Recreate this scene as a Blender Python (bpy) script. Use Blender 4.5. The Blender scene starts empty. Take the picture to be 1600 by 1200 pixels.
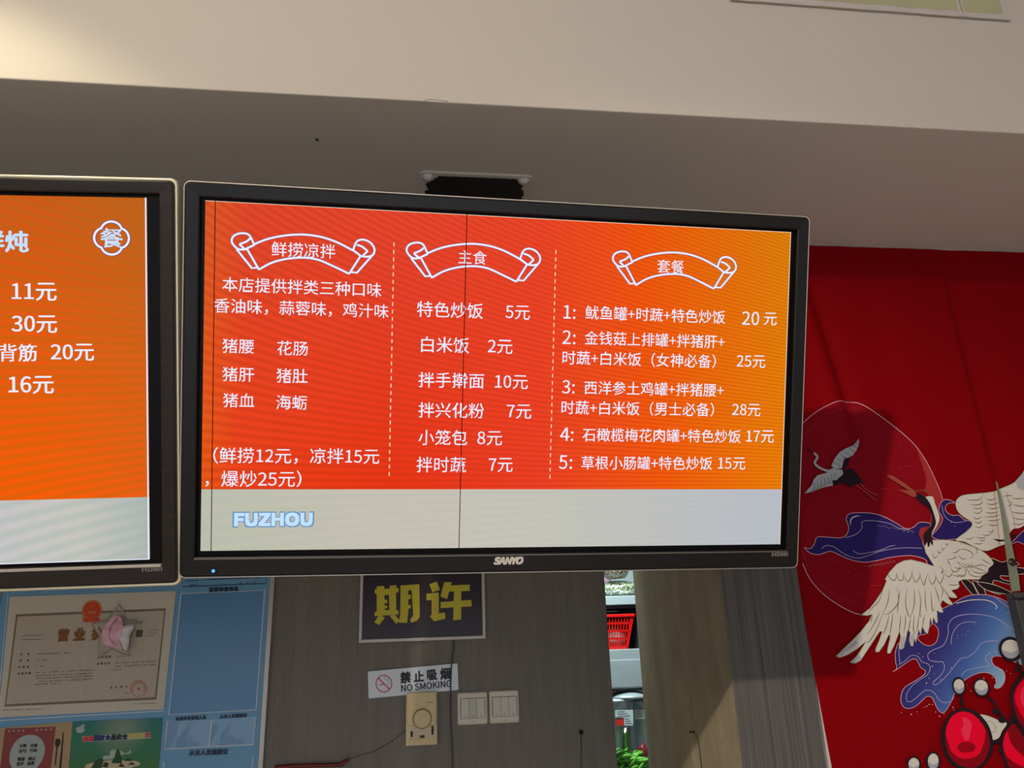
import bpy, bmesh, math, random
from mathutils import Vector, Matrix, geometry

random.seed(7)
SC = bpy.context.scene
COL = SC.collection

# ------------------------------------------------------------------ camera
CAMZ = 1.6
F = 1201.0
R0 = Vector((0.9918843743242328, -0.12257383540656983, -0.03377932570594418))
R1 = Vector((0.007465663618756994, 0.32136988947201134, -0.9469243148253608))
R2 = Vector((0.126923803276441, 0.9389872464599668, 0.31967686676920015))
cam_data = bpy.data.cameras.new('camera')
cam = bpy.data.objects.new('camera', cam_data)
COL.objects.link(cam)
cam.matrix_world = Matrix(((R0.x, -R1.x, -R2.x, 0), (R0.y, -R1.y, -R2.y, 0), (R0.z, -R1.z, -R2.z, CAMZ), (0, 0, 0, 1)))
cam_data.sensor_width = 36
cam_data.lens = F / 1600 * 36
cam_data.clip_start = 0.05
SC.camera = cam

# ------------------------------------------------------------------ view, world, lights
SC.view_settings.view_transform = 'Standard'
SC.view_settings.look = 'None'
SC.view_settings.exposure = 0.0
SC.view_settings.gamma = 1.0
SC.view_settings.use_curve_mapping = False

def lin(c):
    c = c / 255.0
    return c / 12.92 if c <= 0.04045 else ((c + 0.055) / 1.055) ** 2.4
def rgb(r, g, b): return (lin(r), lin(g), lin(b), 1.0)

world = bpy.data.worlds.new('world'); SC.world = world
world.use_nodes = True
world.node_tree.nodes['Background'].inputs[0].default_value = (0.80, 0.86, 1.0, 1)
world.node_tree.nodes['Background'].inputs[1].default_value = 1.15

def light(name, kind, loc, power, color, target=None, **kw):
    d = bpy.data.lights.new(name, kind); d.energy = power; d.color = color
    for k, v in kw.items(): setattr(d, k, v)
    o = bpy.data.objects.new(name, d); COL.objects.link(o); o.location = loc
    if target is not None:
        o.rotation_euler = (Vector(target) - Vector(loc)).to_track_quat('-Z', 'Y').to_euler()
    return o

# small ceiling lamp behind the viewer: throws the televisions' shadow on pillar and curtain
light('ceiling_lamp_light', 'POINT', (-1.02, -0.92, 2.93), 60, (1.0, 0.83, 0.64), shadow_soft_size=0.035)
light('pillar_boost_light', 'SPOT', (-1.02, -0.92, 2.90), 165, (1.0, 0.84, 0.68), target=(0.95, 1.60, 1.30),
      spot_size=math.radians(40), spot_blend=0.7, shadow_soft_size=0.03)  # extra spot added at the lamp, lifts pillar and curtain around the shadow
# downlight left of the frame, its scallop falls on the bulkhead
light('downlight_light', 'SPOT', (-0.84, 0.80, 2.985), 19, (1.0, 0.88, 0.58), target=(-0.84, 0.8001, 1.0),
      spot_size=math.radians(109), spot_blend=0.4, shadow_soft_size=0.05)
# unseen soft fill added overhead for ambient light, behind the viewer
light('ambient_fill_light', 'AREA', (-0.3, -1.7, 2.95), 8, (0.93, 0.95, 1.0), target=(-0.3, -1.7, 0), shape='RECTANGLE', size=1.2, size_y=0.6)
# fluorescent tube in the kitchen
light('kitchen_tube_light', 'AREA', (0.62, 2.60, 2.30), 17, (0.86, 1.0, 0.98), target=(0.68, 3.05, 1.5), shape='RECTANGLE', size=0.6, size_y=0.12)

# ------------------------------------------------------------------ geometry of the place
YW = 2.25          # wood panelled wall
YP = 1.600         # front of the pillar
XP = 0.6447        # left face of the pillar
XPR = 0.8175       # right edge of the pillar
ZS = CAMZ + 0.9236 # underside of the bulkhead
YF = 1.147         # front of the bulkhead
YC = 1.606         # curtain

def ray(x, y):
    a, b = (x - 800) / F, (y - 600) / F
    return R0 * a + R1 * b + R2
def P(x, y, Y):                      # the point of the upright plane at depth Y seen at this spot of the picture
    d = ray(x, y); d = d * (Y / d.y)
    return Vector((d.x, d.y, d.z + CAMZ))
def PZ(x, y, Z):
    d = ray(x, y); d = d * ((Z - CAMZ) / d.z)
    return Vector((d.x, d.y, d.z + CAMZ))

# ------------------------------------------------------------------ materials
MATS = {}
def new_mat(name):
    m = bpy.data.materials.new(name); m.use_nodes = True
    MATS[name] = m
    return m, m.node_tree, m.node_tree.nodes['Principled BSDF']
def coord(nt, scale=(1, 1, 1), kind='Object'):
    tc = nt.nodes.new('ShaderNodeTexCoord'); mp = nt.nodes.new('ShaderNodeMapping')
    mp.inputs['Scale'].default_value = scale
    nt.links.new(tc.outputs[kind], mp.inputs[0]); return mp.outputs[0]
def simple(name, col, rough=0.6, metal=0.0, spec=0.5, noise=None, bump=None, coat=0.0, emit=None):
    m, nt, b = new_mat(name)
    b.inputs['Base Color'].default_value = col
    b.inputs['Roughness'].default_value = rough
    b.inputs['Metallic'].default_value = metal
    b.inputs['Specular IOR Level'].default_value = spec
    b.inputs['Coat Weight'].default_value = coat
    if noise:      # (scale vec, amount)
        sc, amt = noise
        n = nt.nodes.new('ShaderNodeTexNoise'); n.inputs['Scale'].default_value = 1; n.inputs['Detail'].default_value = 5
        nt.links.new(coord(nt, sc), n.inputs['Vector'])
        r = nt.nodes.new('ShaderNodeValToRGB')
        r.color_ramp.elements[0].position = 0.3; r.color_ramp.elements[1].position = 0.7
        r.color_ramp.elements[0].color = tuple(c * (1 - amt) for c in col[:3]) + (1,)
        r.color_ramp.elements[1].color = tuple(min(1, c * (1 + amt)) for c in col[:3]) + (1,)
        nt.links.new(n.outputs[0], r.inputs[0]); nt.links.new(r.outputs[0], b.inputs['Base Color'])
    if bump:       # (scale vec, strength, distance)
        sc, st, di = bump
        n = nt.nodes.new('ShaderNodeTexNoise'); n.inputs['Scale'].default_value = 1; n.inputs['Detail'].default_value = 4
        nt.links.new(coord(nt, sc), n.inputs['Vector'])
        u = nt.nodes.new('ShaderNodeBump'); u.inputs['Strength'].default_value = st; u.inputs['Distance'].default_value = di
        nt.links.new(n.outputs[0], u.inputs['Height']); nt.links.new(u.outputs[0], b.inputs['Normal'])
    if emit:
        b.inputs['Emission Color'].default_value = emit[0]; b.inputs['Emission Strength'].default_value = emit[1]
    return m
def emitter(name, col, strength=1.0):
    m = bpy.data.materials.new(name); m.use_nodes = True; nt = m.node_tree
    for n in list(nt.nodes): nt.nodes.remove(n)
    e = nt.nodes.new('ShaderNodeEmission'); e.inputs[0].default_value = col; e.inputs[1].default_value = strength
    o = nt.nodes.new('ShaderNodeOutputMaterial'); nt.links.new(e.outputs[0], o.inputs[0]); MATS[name] = m
    return m
def glassy(name, tint, gloss=0.12, rough=0.05, alpha_tint=None):
    m = bpy.data.materials.new(name); m.use_nodes = True; nt = m.node_tree
    for n in list(nt.nodes): nt.nodes.remove(n)
    t = nt.nodes.new('ShaderNodeBsdfTransparent'); t.inputs[0].default_value = tint
    g = nt.nodes.new('ShaderNodeBsdfGlossy'); g.inputs['Roughness'].default_value = rough
    lw = nt.nodes.new('ShaderNodeLayerWeight'); lw.inputs[0].default_value = 0.35
    ma = nt.nodes.new('ShaderNodeMath'); ma.operation = 'MULTIPLY_ADD'; ma.inputs[1].default_value = 0.75; ma.inputs[2].default_value = gloss
    ma.use_clamp = True
    x = nt.nodes.new('ShaderNodeMixShader'); o = nt.nodes.new('ShaderNodeOutputMaterial')
    nt.links.new(lw.outputs['Fresnel'], ma.inputs[0]); nt.links.new(ma.outputs[0], x.inputs[0])
    nt.links.new(t.outputs[0], x.inputs[1]); nt.links.new(g.outputs[0], x.inputs[2]); nt.links.new(x.outputs[0], o.inputs[0])
    MATS[name] = m
    return m

simple('plaster_white', rgb(210, 204, 194), 0.75, spec=0.3, noise=((1.5, 1.5, 1.5), 0.02), bump=((9, 9, 9), 0.25, 0.012))
simple('floor_tile', rgb(205, 200, 192), 0.4)
simple('paint_side', rgb(205, 200, 190), 0.8)
simple('kitchen_wall', rgb(170, 185, 188), 0.6)
simple('jamb_white', rgb(235, 235, 232), 0.5)
simple('steel', rgb(176, 190, 196), 0.35, metal=0.3, noise=((6, 6, 40), 0.06))
simple('steel_shaded', rgb(70, 78, 84), 0.4, metal=0.4)  # steel darkened in colour for shaded undersides and the rack's dim inside
simple('rim_silver', rgb(205, 196, 184), 0.32, metal=0.7)
simple('rim_champagne', rgb(226, 220, 190), 0.28, metal=0.6)
simple('rim_grey', rgb(120, 114, 106), 0.35, metal=0.8)
simple('black_gloss', rgb(10, 9, 10), 0.25, spec=0.12)
simple('black_plastic', rgb(20, 19, 20), 0.5, spec=0.3)
simple('badge_silver', rgb(205, 198, 190), 0.4, metal=0.3)
simple('logo_grey', rgb(112, 108, 105), 0.5)
simple('mount_grey', rgb(205, 199, 190), 0.6)
simple('mount_black', rgb(22, 14, 14), 0.8)
simple('bolt_paint', rgb(212, 206, 198), 0.55)
simple('bug_black', rgb(15, 12, 10), 0.6)
simple('crack_grey', rgb(150, 135, 115), 0.8)
simple('panel_yellow', rgb(186, 186, 150), 0.5, noise=((8, 8, 8), 0.06))
simple('panel_paint', rgb(205, 198, 194), 0.7, bump=((60, 60, 60), 0.4, 0.002))
simple('board_blue', rgb(104, 162, 204), 0.45)
simple('board_blue_deep', rgb(88, 142, 190), 0.3)
simple('board_frame', rgb(185, 180, 170), 0.35, metal=0.35)
simple('print_white', rgb(200, 212, 220), 0.5)
simple('print_navy', rgb(14, 42, 66), 0.5)
simple('paper', rgb(204, 200, 184), 0.6)
simple('paper_inner', rgb(188, 180, 162), 0.6, noise=((30, 30, 30), 0.03))
simple('border_brown', rgb(124, 114, 90), 0.6, noise=((300, 300, 300), 0.35))
simple('ink_grey', rgb(84, 76, 66), 0.6)
simple('ink_gold', rgb(128, 80, 22), 0.5)
simple('stamp_red', rgb(190, 80, 70), 0.6)
simple('emblem_red', rgb(205, 60, 12), 0.45)
simple('emblem_gold', rgb(205, 112, 36), 0.4)
simple('poster_tan', rgb(176, 152, 118), 0.6)
simple('poster_red', rgb(140, 62, 58), 0.6, noise=((6, 6, 6), 0.1))
simple('plate_grey', rgb(165, 178, 175), 0.6)
simple('spoon_brown', rgb(50, 22, 14), 0.6)
simple('ink_black', rgb(24, 26, 30), 0.5)
simple('ink_red', rgb(205, 60, 62), 0.5)
simple('ink_blue', rgb(40, 50, 110), 0.5)
simple('ink_yellow', rgb(200, 190, 90), 0.5)
simple('island_green', rgb(28, 78, 30), 0.6)
simple('island_dark', rgb(45, 45, 30), 0.6)
simple('island_sand', rgb(196, 186, 150), 0.6)
simple('cloud_pale', rgb(170, 190, 180), 0.6)
simple('sign_brown', rgb(44, 26, 34), 0.35)
simple('sign_frame', rgb(200, 194, 186), 0.4, metal=0.2)
simple('sign_yellow', rgb(212, 202, 40), 0.45)
simple('sign_white', rgb(222, 232, 240), 0.3)
simple('smoke_red', rgb(200, 40, 80), 0.4)
simple('beige_plastic', rgb(214, 196, 146), 0.45, noise=((40, 40, 40), 0.04))
simple('beige_pale', rgb(206, 192, 158), 0.45)
simple('slot_dark', rgb(60, 50, 38), 0.6)
simple('switch_cream', rgb(214, 206, 190), 0.3)
simple('switch_rocker', rgb(206, 200, 186), 0.3)
simple('switch_mid', rgb(186, 190, 168), 0.35)
simple('cable_grey', rgb(62, 60, 58), 0.4)
simple('thread_dark', rgb(44, 34, 28), 0.7)
simple('hook_red', rgb(110, 20, 20), 0.35)
simple('pink_ribbon', rgb(244, 186, 208), 0.4)
simple('white_tissue', rgb(222, 216, 218), 0.45, bump=((60, 60, 60), 0.6, 0.004))
simple('basket_red', rgb(225, 20, 18), 0.35)
simple('beans_pale', rgb(222, 222, 190), 0.45)
simple('beans_brown', rgb(176, 150, 110), 0.5)
simple('sack_purple', rgb(128, 100, 112), 0.6)
simple('label_card', rgb(205, 222, 228), 0.5)
simple('tag_red', rgb(225, 50, 45), 0.5)
simple('green_veg', rgb(110, 190, 60), 0.35, noise=((30, 30, 30), 0.35))
simple('green_veg_dark', rgb(40, 105, 30), 0.4)
simple('bag_red', rgb(120, 36, 46), 0.4)
simple('strip_metal', rgb(138, 150, 130), 0.4, metal=0.45, noise=((30, 30, 30), 0.15))
simple('screw_dark', rgb(60, 55, 50), 0.3, metal=0.8)
simple('post_dark', rgb(58, 58, 60), 0.5)
simple('lamp_white', rgb(240, 238, 230), 0.5, emit=((1, 0.9, 0.75, 1), 4))
glassy('film_clear', (0.93, 0.95, 0.97, 1), 0.03, 0.08)
glassy('film_bag', (0.80, 0.86, 0.86, 1), 0.10, 0.18)
glassy('shell_clear', (0.965, 0.965, 0.965, 1), 0.03, 0.10)
glassy('jar_glass', (0.75, 0.82, 0.82, 1), 0.10, 0.08)
emitter('screen_white', rgb(235, 238, 255))
emitter('screen_cyan', rgb(196, 226, 255))
emitter('screen_outline', rgb(110, 150, 190))
emitter('screen_text_rim', rgb(120, 60, 110))
emitter('screen_dash', rgb(250, 215, 185))
emitter('screen_line', rgb(70, 12, 12))
emitter('led_blue', (0.10, 0.35, 1.0, 1), 1.6)

# curtain print colours
for nm, c in dict(cloth_red=(132, 2, 10), print_moon=(134, 6, 24), print_moon_edge=(160, 48, 50), print_indigo=(42, 32, 100),
                  print_pink=(214, 160, 172), print_line=(176, 172, 205), print_cream=(214, 208, 192), print_bird=(206, 204, 196),
                  print_gold=(126, 104, 62), print_black=(38, 26, 34), print_crimson=(235, 4, 48), print_crimson_hi=(240, 52, 88),
                  print_crimson_lo=(150, 4, 26), print_grey=(160, 164, 176), print_bird_grey=(172, 175, 180), print_leg=(168, 62, 60),
                  print_red=(128, 0, 9)).items():
    simple(nm, rgb(*c), 0.7, spec=0.08)

def cloth_mat():
    m, nt, b = new_mat('curtain_cloth')
    b.inputs['Roughness'].default_value = 0.75; b.inputs['Specular IOR Level'].default_value = 0.06
    b.inputs['Base Color'].default_value = rgb(128, 0, 9)
    n = nt.nodes.new('ShaderNodeTexNoise'); n.inputs['Scale'].default_value = 1; n.inputs['Detail'].default_value = 3
    nt.links.new(coord(nt, (500, 20, 500)), n.inputs['Vector'])
    u = nt.nodes.new('ShaderNodeBump'); u.inputs['Strength'].default_value = 0.15; u.inputs['Distance'].default_value = 0.0008
    nt.links.new(n.outputs[0], u.inputs['Height']); nt.links.new(u.outputs[0], b.inputs['Normal'])
cloth_mat()

def swirl_mat():           # dyed gradient of the printed wave
    m, nt, b = new_mat('print_wave')
    b.inputs['Roughness'].default_value = 0.62; b.inputs['Specular IOR Level'].default_value = 0.25
    a = nt.nodes.new('ShaderNodeAttribute'); a.attribute_name = 'dye'
    nt.links.new(a.outputs['Color'], b.inputs['Base Color'])
swirl_mat()

def grain_mat(name, c0, c1, scale, rough, bump_d, fine):
    m, nt, b = new_mat(name)
    b.inputs['Roughness'].default_value = rough; b.inputs['Specular IOR Level'].default_value = 0.3
    n = nt.nodes.new('ShaderNodeTexNoise'); n.inputs['Scale'].default_value = 1; n.inputs['Detail'].default_value = 8; n.inputs['Roughness'].default_value = 0.65
    nt.links.new(coord(nt, scale), n.inputs['Vector'])
    r = nt.nodes.new('ShaderNodeValToRGB'); r.color_ramp.elements[0].position = 0.32; r.color_ramp.elements[1].position = 0.68
    r.color_ramp.elements[0].color = c0; r.color_ramp.elements[1].color = c1
    nt.links.new(n.outputs[0], r.inputs[0])
    n2 = nt.nodes.new('ShaderNodeTexNoise'); n2.inputs['Scale'].default_value = 1; n2.inputs['Detail'].default_value = 6
    nt.links.new(coord(nt, fine), n2.inputs['Vector'])
    mx = nt.nodes.new('ShaderNodeMixRGB'); mx.blend_type = 'OVERLAY'; mx.inputs[0].default_value = 0.35
    nt.links.new(r.outputs[0], mx.inputs[1]); nt.links.new(n2.outputs[0], mx.inputs[2])
    nt.links.new(mx.outputs[0], b.inputs['Base Color'])
    u = nt.nodes.new('ShaderNodeBump'); u.inputs['Strength'].default_value = 0.5; u.inputs['Distance'].default_value = bump_d
    nt.links.new(n2.outputs[0], u.inputs['Height']); nt.links.new(u.outputs[0], b.inputs['Normal'])
grain_mat('wall_wood', rgb(112, 108, 99), rgb(124, 120, 111), (40, 40, 1.5), 0.55, 0.0006, (420, 420, 9))
grain_mat('pillar_side', rgb(142, 133, 110), rgb(172, 162, 137), (12, 12, 5), 0.7, 0.004, (420, 420, 300))
grain_mat('pillar_stripe', rgb(54, 54, 54), rgb(104, 101, 97), (130, 130, 0.7), 0.6, 0.001, (260, 260, 6))
grain_mat('bezel_dark', rgb(11, 10, 10), rgb(20, 18, 18), (2, 2, 420), 0.35, 0.0002, (2, 2, 200))
grain_mat('bezel_brushed', rgb(22, 18, 16), rgb(44, 38, 34), (3, 3, 520), 0.35, 0.0004, (2, 2, 200))

def screen_mat(name, ramp_top, ramp_low, vb, A, B, v0, amp, stripe, low_amp, u0=0.0):
    m = bpy.data.materials.new(name); m.use_nodes = True; nt = m.node_tree; L = nt.links
    for n in list(nt.nodes): nt.nodes.remove(n)
    tc = nt.nodes.new('ShaderNodeTexCoord'); sp = nt.nodes.new('ShaderNodeSeparateXYZ'); L.new(tc.outputs['Object'], sp.inputs[0])
    U, V = sp.outputs['X'], sp.outputs['Z']
    def mth(op, a, b=None, c=None):
        n = nt.nodes.new('ShaderNodeMath'); n.operation = op
        for i, v in enumerate((a, b, c)):
            if v is None: continue
            if isinstance(v, (int, float)): n.inputs[i].default_value = v
            else: L.new(v, n.inputs[i])
        return n.outputs[0]
    t = mth('MULTIPLY_ADD', U, 1 / 0.93, 0.5)
    def ramp(stops):
        r = nt.nodes.new('ShaderNodeValToRGB')
        while len(r.color_ramp.elements) < len(stops): r.color_ramp.elements.new(0.5)
        for e, (p, c) in zip(r.color_ramp.elements, stops): e.position = p; e.color = rgb(*c)
        L.new(t, r.inputs[0]); return r.outputs[0]
    top, low = ramp(ramp_top[0]), ramp(ramp_low)
    bot = ramp(ramp_top[1])
    vv = mth('MULTIPLY_ADD', V, 1 / 0.46, 0.43)
    mixv = nt.nodes.new('ShaderNodeMixRGB'); L.new(vv, mixv.inputs[0]); L.new(bot, mixv.inputs[1]); L.new(top, mixv.inputs[2])
    mixv.use_clamp = True
    ph = mth('ADD', mth('MULTIPLY', V, A), mth('MULTIPLY', mth('MULTIPLY', mth('SUBTRACT', U, u0), B), mth('SUBTRACT', V, v0)))
    s = mth('MULTIPLY_ADD', mth('SINE', ph), 0.5, 0.5)
    st = nt.nodes.new('ShaderNodeMixRGB'); L.new(mth('MULTIPLY', s, amp), st.inputs[0]); L.new(mixv.outputs[0], st.inputs[1]); st.inputs[2].default_value = rgb(*stripe)
    s2 = mth('SINE', mth('MULTIPLY', ph, 0.7))
    lo = nt.nodes.new('ShaderNodeMixRGB'); L.new(mth('MULTIPLY_ADD', s2, low_amp, low_amp), lo.inputs[0]); L.new(low, lo.inputs[1]); lo.inputs[2].default_value = rgb(150, 178, 168)
    z = nt.nodes.new('ShaderNodeMixRGB'); L.new(mth('GREATER_THAN', V, vb), z.inputs[0]); L.new(lo.outputs[0], z.inputs[1]); L.new(st.outputs[0], z.inputs[2])
    e = nt.nodes.new('ShaderNodeEmission'); L.new(z.outputs[0], e.inputs[0])
    o = nt.nodes.new('ShaderNodeOutputMaterial'); L.new(e.outputs[0], o.inputs[0])
    MATS[name] = m
    return m

# ------------------------------------------------------------------ object helpers
def tag(o, label=None, cat=None, group=None, kind=None):
    if label: o['label'] = label
    if cat: o['category'] = cat
    if group: o['group'] = group
    if kind: o['kind'] = kind
    return o
WM = {}
def root_of(o):
    while o.parent: o = o.parent
    return o
def empty(name, loc, label, cat, group=None, mat=None):
    o = bpy.data.objects.new(name, None); COL.objects.link(o); o.empty_display_size = 0.05
    m = mat.copy() if mat is not None else Matrix.Translation(Vector(loc))
    o.matrix_world = m; WM[o.name] = m
    return tag(o, label, cat, group)
def mk(name, verts, faces, mat, parent=None, world=True, smooth=False, cols=None, label=None):
    """one mesh object; world=True: verts are room coordinates"""
    if parent is not None and world:
        r = root_of(parent); inv = WM.get(r.name)
        if inv is not None:
            inv = inv.inverted(); verts = [inv @ Vector(v) for v in verts]
    me = bpy.data.meshes.new(name)
    me.from_pydata([tuple(v) for v in verts], [], [tuple(f) for f in faces]); me.validate()
    mm = MATS[mat] if isinstance(mat, str) else mat
    me.materials.append(mm)
    if smooth:
        for p in me.polygons: p.use_smooth = True
    if cols:
        a = me.color_attributes.new('dye', 'FLOAT_COLOR', 'POINT')
        for i, c in enumerate(cols): a.data[i].color = c
    o = bpy.data.objects.new(name, me); COL.objects.link(o)
    if parent is not None: o.parent = parent
    if label: o['label'] = label
    return o
class G:                                # geometry collector
    def __init__(s): s.v = []; s.f = []
    def add(s, v, f):
        n = len(s.v); s.v += [Vector(p) for p in v]; s.f += [tuple(i + n for i in q) for q in f]; return s
    def box(s, a, b, bev=0.0, seg=2):
        bm = bmesh.new(); bmesh.ops.create_cube(bm, size=1)
        for v in bm.verts:
            v.co = Vector([(a[i] + b[i]) / 2 + v.co[i] * (b[i] - a[i]) for i in range(3)])
        if bev > 0: bmesh.ops.bevel(bm, geom=bm.edges[:], offset=bev, segments=seg, affect='EDGES', profile=0.6)
        s.from_bm(bm); return s
    def from_bm(s, bm, M=None):
        bm.verts.index_update()
        s.add([(M @ v.co) if M else v.co.copy() for v in bm.verts], [[v.index for v in f.verts] for f in bm.faces]); bm.free()
    def loft(s, loops, closed=True, cap0=False, cap1=False):
        n = len(loops[0]); base = len(s.v)
        for L in loops: s.v += [Vector(p) for p in L]
        for i in range(len(loops) - 1):
            for j in range(n if closed else n - 1):
                k = (j + 1) % n
                s.f.append((base + i * n + j, base + i * n + k, base + (i + 1) * n + k, base + (i + 1) * n + j))
        if cap0: s.f.append(tuple(base + j for j in range(n))[::-1])
        if cap1: s.f.append(tuple(base + (len(loops) - 1) * n + j for j in range(n)))
        return s
    def tube(s, pts, r, n=8, cap=True):
        pts = [Vector(p) for p in pts]; loops = []; up = Vector((0.13, 0.31, 0.94)).normalized()
        for i, p in enumerate(pts):
            t = (pts[min(i + 1, len(pts) - 1)] - pts[max(i - 1, 0)]).normalized()
            a = t.cross(up)
            if a.length < 1e-3: a = t.cross(Vector((1, 0, 0)))
            a.normalize(); b = t.cross(a).normalized()
            rr = r[i] if isinstance(r, (list, tuple)) else r
            loops.append([p + a * (rr * math.cos(2 * math.pi * k / n)) + b * (rr * math.sin(2 * math.pi * k / n)) for k in range(n)])
        return s.loft(loops, True, cap, cap)
    def lathe(s, c, axis, prof, n=24):      # prof: (radius, offset along axis)
        ax = Vector(axis).normalized(); a = ax.orthogonal().normalized(); b = ax.cross(a)
        loops = [[Vector(c) + ax * h + a * (r * math.cos(2 * math.pi * k / n)) + b * (r * math.sin(2 * math.pi * k / n)) for k in range(n)] for r, h in prof]
        return s.loft(loops, True, True, True)
    def prism(s, pts, d):                   # polygon with thickness: vector d
        n = len(pts); base = len(s.v); d = Vector(d)
        s.v += [Vector(p) for p in pts] + [Vector(p) + d for p in pts]
        s.f.append(tuple(base + i for i in range(n))); s.f.append(tuple(base + n + i for i in range(n))[::-1])
        for i in range(n):
            j = (i + 1) % n; s.f.append((base + j, base + i, base + n + i, base + n + j))
        return s
    def obj(s, name, mat, parent=None, world=True, smooth=False, label=None):
        return mk(name, s.v, s.f, mat, parent, world, smooth, label=label)

def crom(pts, n=5, closed=False):          # smooth curve through points
    out = []; N = len(pts); P2 = [Vector((p[0], p[1])) for p in pts]
    rng = range(N if closed else N - 1)
    for i in rng:
        g = (lambda k: P2[k % N]) if closed else (lambda k: P2[max(0, min(N - 1, k))])
        p0, p1, p2, p3 = g(i - 1), g(i), g(i + 1), g(i + 2)
        for k in range(n):
            t = k / n
            out.append(0.5 * ((2 * p1) + (p2 - p0) * t + (2 * p0 - 5 * p1 + 4 * p2 - p3) * t * t + (3 * p1 - p0 - 3 * p2 + p3) * t ** 3))
    if not closed: out.append(P2[-1])
    return [(p.x, p.y) for p in out]
def ribbon(pts, w, closed=False, taper=False):   # list of quads, in the picture of the surface
    P2 = [Vector(p) for p in pts]; N = len(P2); L = []; R = []
    for i in range(N):
        a = P2[(i - 1) % N] if closed else P2[max(i - 1, 0)]; b = P2[(i + 1) % N] if closed else P2[min(i + 1, N - 1)]
        t = (b - a)
        if t.length < 1e-6: t = Vector((1, 0))
        t.normalize(); nrm = Vector((-t.y, t.x)); ww = w / 2
        if taper: ww *= max(0.12, math.sin(math.pi * (i + 0.3) / (N - 0.4)))
        L.append(P2[i] + nrm * ww); R.append(P2[i] - nrm * ww)
    q = []
    for i in range(N if closed else N - 1):
        j = (i + 1) % N
        q.append([tuple(L[i]), tuple(L[j]), tuple(R[j]), tuple(R[i])])
    return q
def flat(loops):                            # filled outline(s) -> triangles; list of loops (first outer, then holes)
    if not isinstance(loops[0][0], (tuple, list)) or isinstance(loops[0][0], (int, float)): loops = [loops]
    vl = [[Vector((p[0], p[1], 0)) for p in l] for l in loops]
    tri = geometry.tessellate_polygon(vl); allp = [p for l in loops for p in l]
    return [[allp[i] for i in t] for t in tri]
def ellipse(cx, cy, rx, ry, rot=0, n=28):
    c, s = math.cos(rot), math.sin(rot); out = []
    for k in range(n):
        a = 2 * math.pi * k / n; x, y = rx * math.cos(a), ry * math.sin(a)
        out.append((cx + x * c - y * s, cy + x * s + y * c))
    return out
def polys_obj(name, polys, to3, mat, parent, maxlen=None, world=True, colf=None, label=None):
    """flat print: polygons given on the surface's picture, laid on the real surface by to3"""
    if maxlen:
        out = []
        st = [list(p) for p in polys]
        tri = []
        for p in st:
            for i in range(1, len(p) - 1): tri.append((p[0], p[i], p[i + 1]))
        while tri:
            a, b, c = tri.pop()
            e = sorted((( (p[0]-q[0])**2 + (p[1]-q[1])**2, p, q, r) for p, q, r in ((a, b, c), (b, c, a), (c, a, b))), key=lambda x: x[0])[-1]
            if e[0] > maxlen * maxlen:
                p, q, r = e[1], e[2], e[3]; m = ((p[0] + q[0]) / 2, (p[1] + q[1]) / 2)
                tri.append((p, m, r)); tri.append((m, q, r))
            else: out.append([a, b, c])
        polys = out
    v = []; f = []; cols = [] if colf else None; idx = {}
    for p in polys:
        q = []
        for pt in p:
            key = (round(pt[0], 3), round(pt[1], 3))
            if key not in idx:
                idx[key] = len(v); v.append(to3(*pt))
                if colf: cols.append(colf(*pt))
            q.append(idx[key])
        q2 = []
        for i in q:
            if i not in q2: q2.append(i)
        if len(q2) >= 3: f.append(q2)
    return mk(name, v, f, mat, parent, world, cols=cols, label=label)

# writing
_tc = {}
try:      # the sans face that ships inside Blender
    import os
    FONT = bpy.data.fonts.load(os.path.join(bpy.utils.system_resource('DATAFILES', path='fonts'), 'Noto Sans CJK Regular.woff2'))
except Exception:
    FONT = None
def glyphs(body, shear=0.0, space=1.0):
    key = (body, shear, space)
    if key not in _tc:
        c = bpy.data.curves.new('t', 'FONT'); c.body = body
        if FONT: c.font = FONT
        c.shear = shear; c.space_character = space; c.resolution_u = 3
        o = bpy.data.objects.new('t', c); COL.objects.link(o)
        dg = bpy.context.evaluated_depsgraph_get(); dg.update()
        me = bpy.data.meshes.new_from_object(o.evaluated_get(dg))
        v = [(p.co.x, p.co.y) for p in me.vertices]; f = [tuple(p.vertices) for p in me.polygons]
        x0 = min(p[0] for p in v); x1 = max(p[0] for p in v); y0 = min(p[1] for p in v); y1 = max(p[1] for p in v)
        v = [(p[0] - (x0 + x1) / 2, p[1] - (y0 + y1) / 2) for p in v]
        bpy.data.objects.remove(o); bpy.data.curves.remove(c); bpy.data.meshes.remove(me)
        _tc[key] = (v, f, x1 - x0, y1 - y0)
    return _tc[key]
def text_polys(body, a, b, offset=0.0, shear=0.0, space=1.0, sy=1.0, height=None):
    """a, b: left and right ends (surface metres, second axis up) at mid height"""
    v, f, w, h = glyphs(body, shear, space)
    a = Vector(a); b = Vector(b); d = (b - a); s = d.length / w; d.normalize(); n = Vector((-d.y, d.x)); m = (a + b) / 2
    if n.y < 0: n = -n
    hs = s * sy if height is None else height / h
    out = []; bw = offset * s
    w2 = (d.length or 1)
    for k, (ox, oy) in enumerate(((0, 0),) if offset <= 0 else ((-bw, 0), (bw, 0), (0, -bw * .8), (0, bw * .8)) if offset < .012 else
                                 tuple((bw * a, bw * c) for a in (-1, 0, 1) for c in (-1, 0, 1) if (a, c) != (0, 0))):
        pts = [m + d * (p[0] * s + ox) + n * (p[1] * hs + oy) for p in v]
        out += [[tuple(pts[i]) for i in q] for q in f]
    return out

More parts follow.
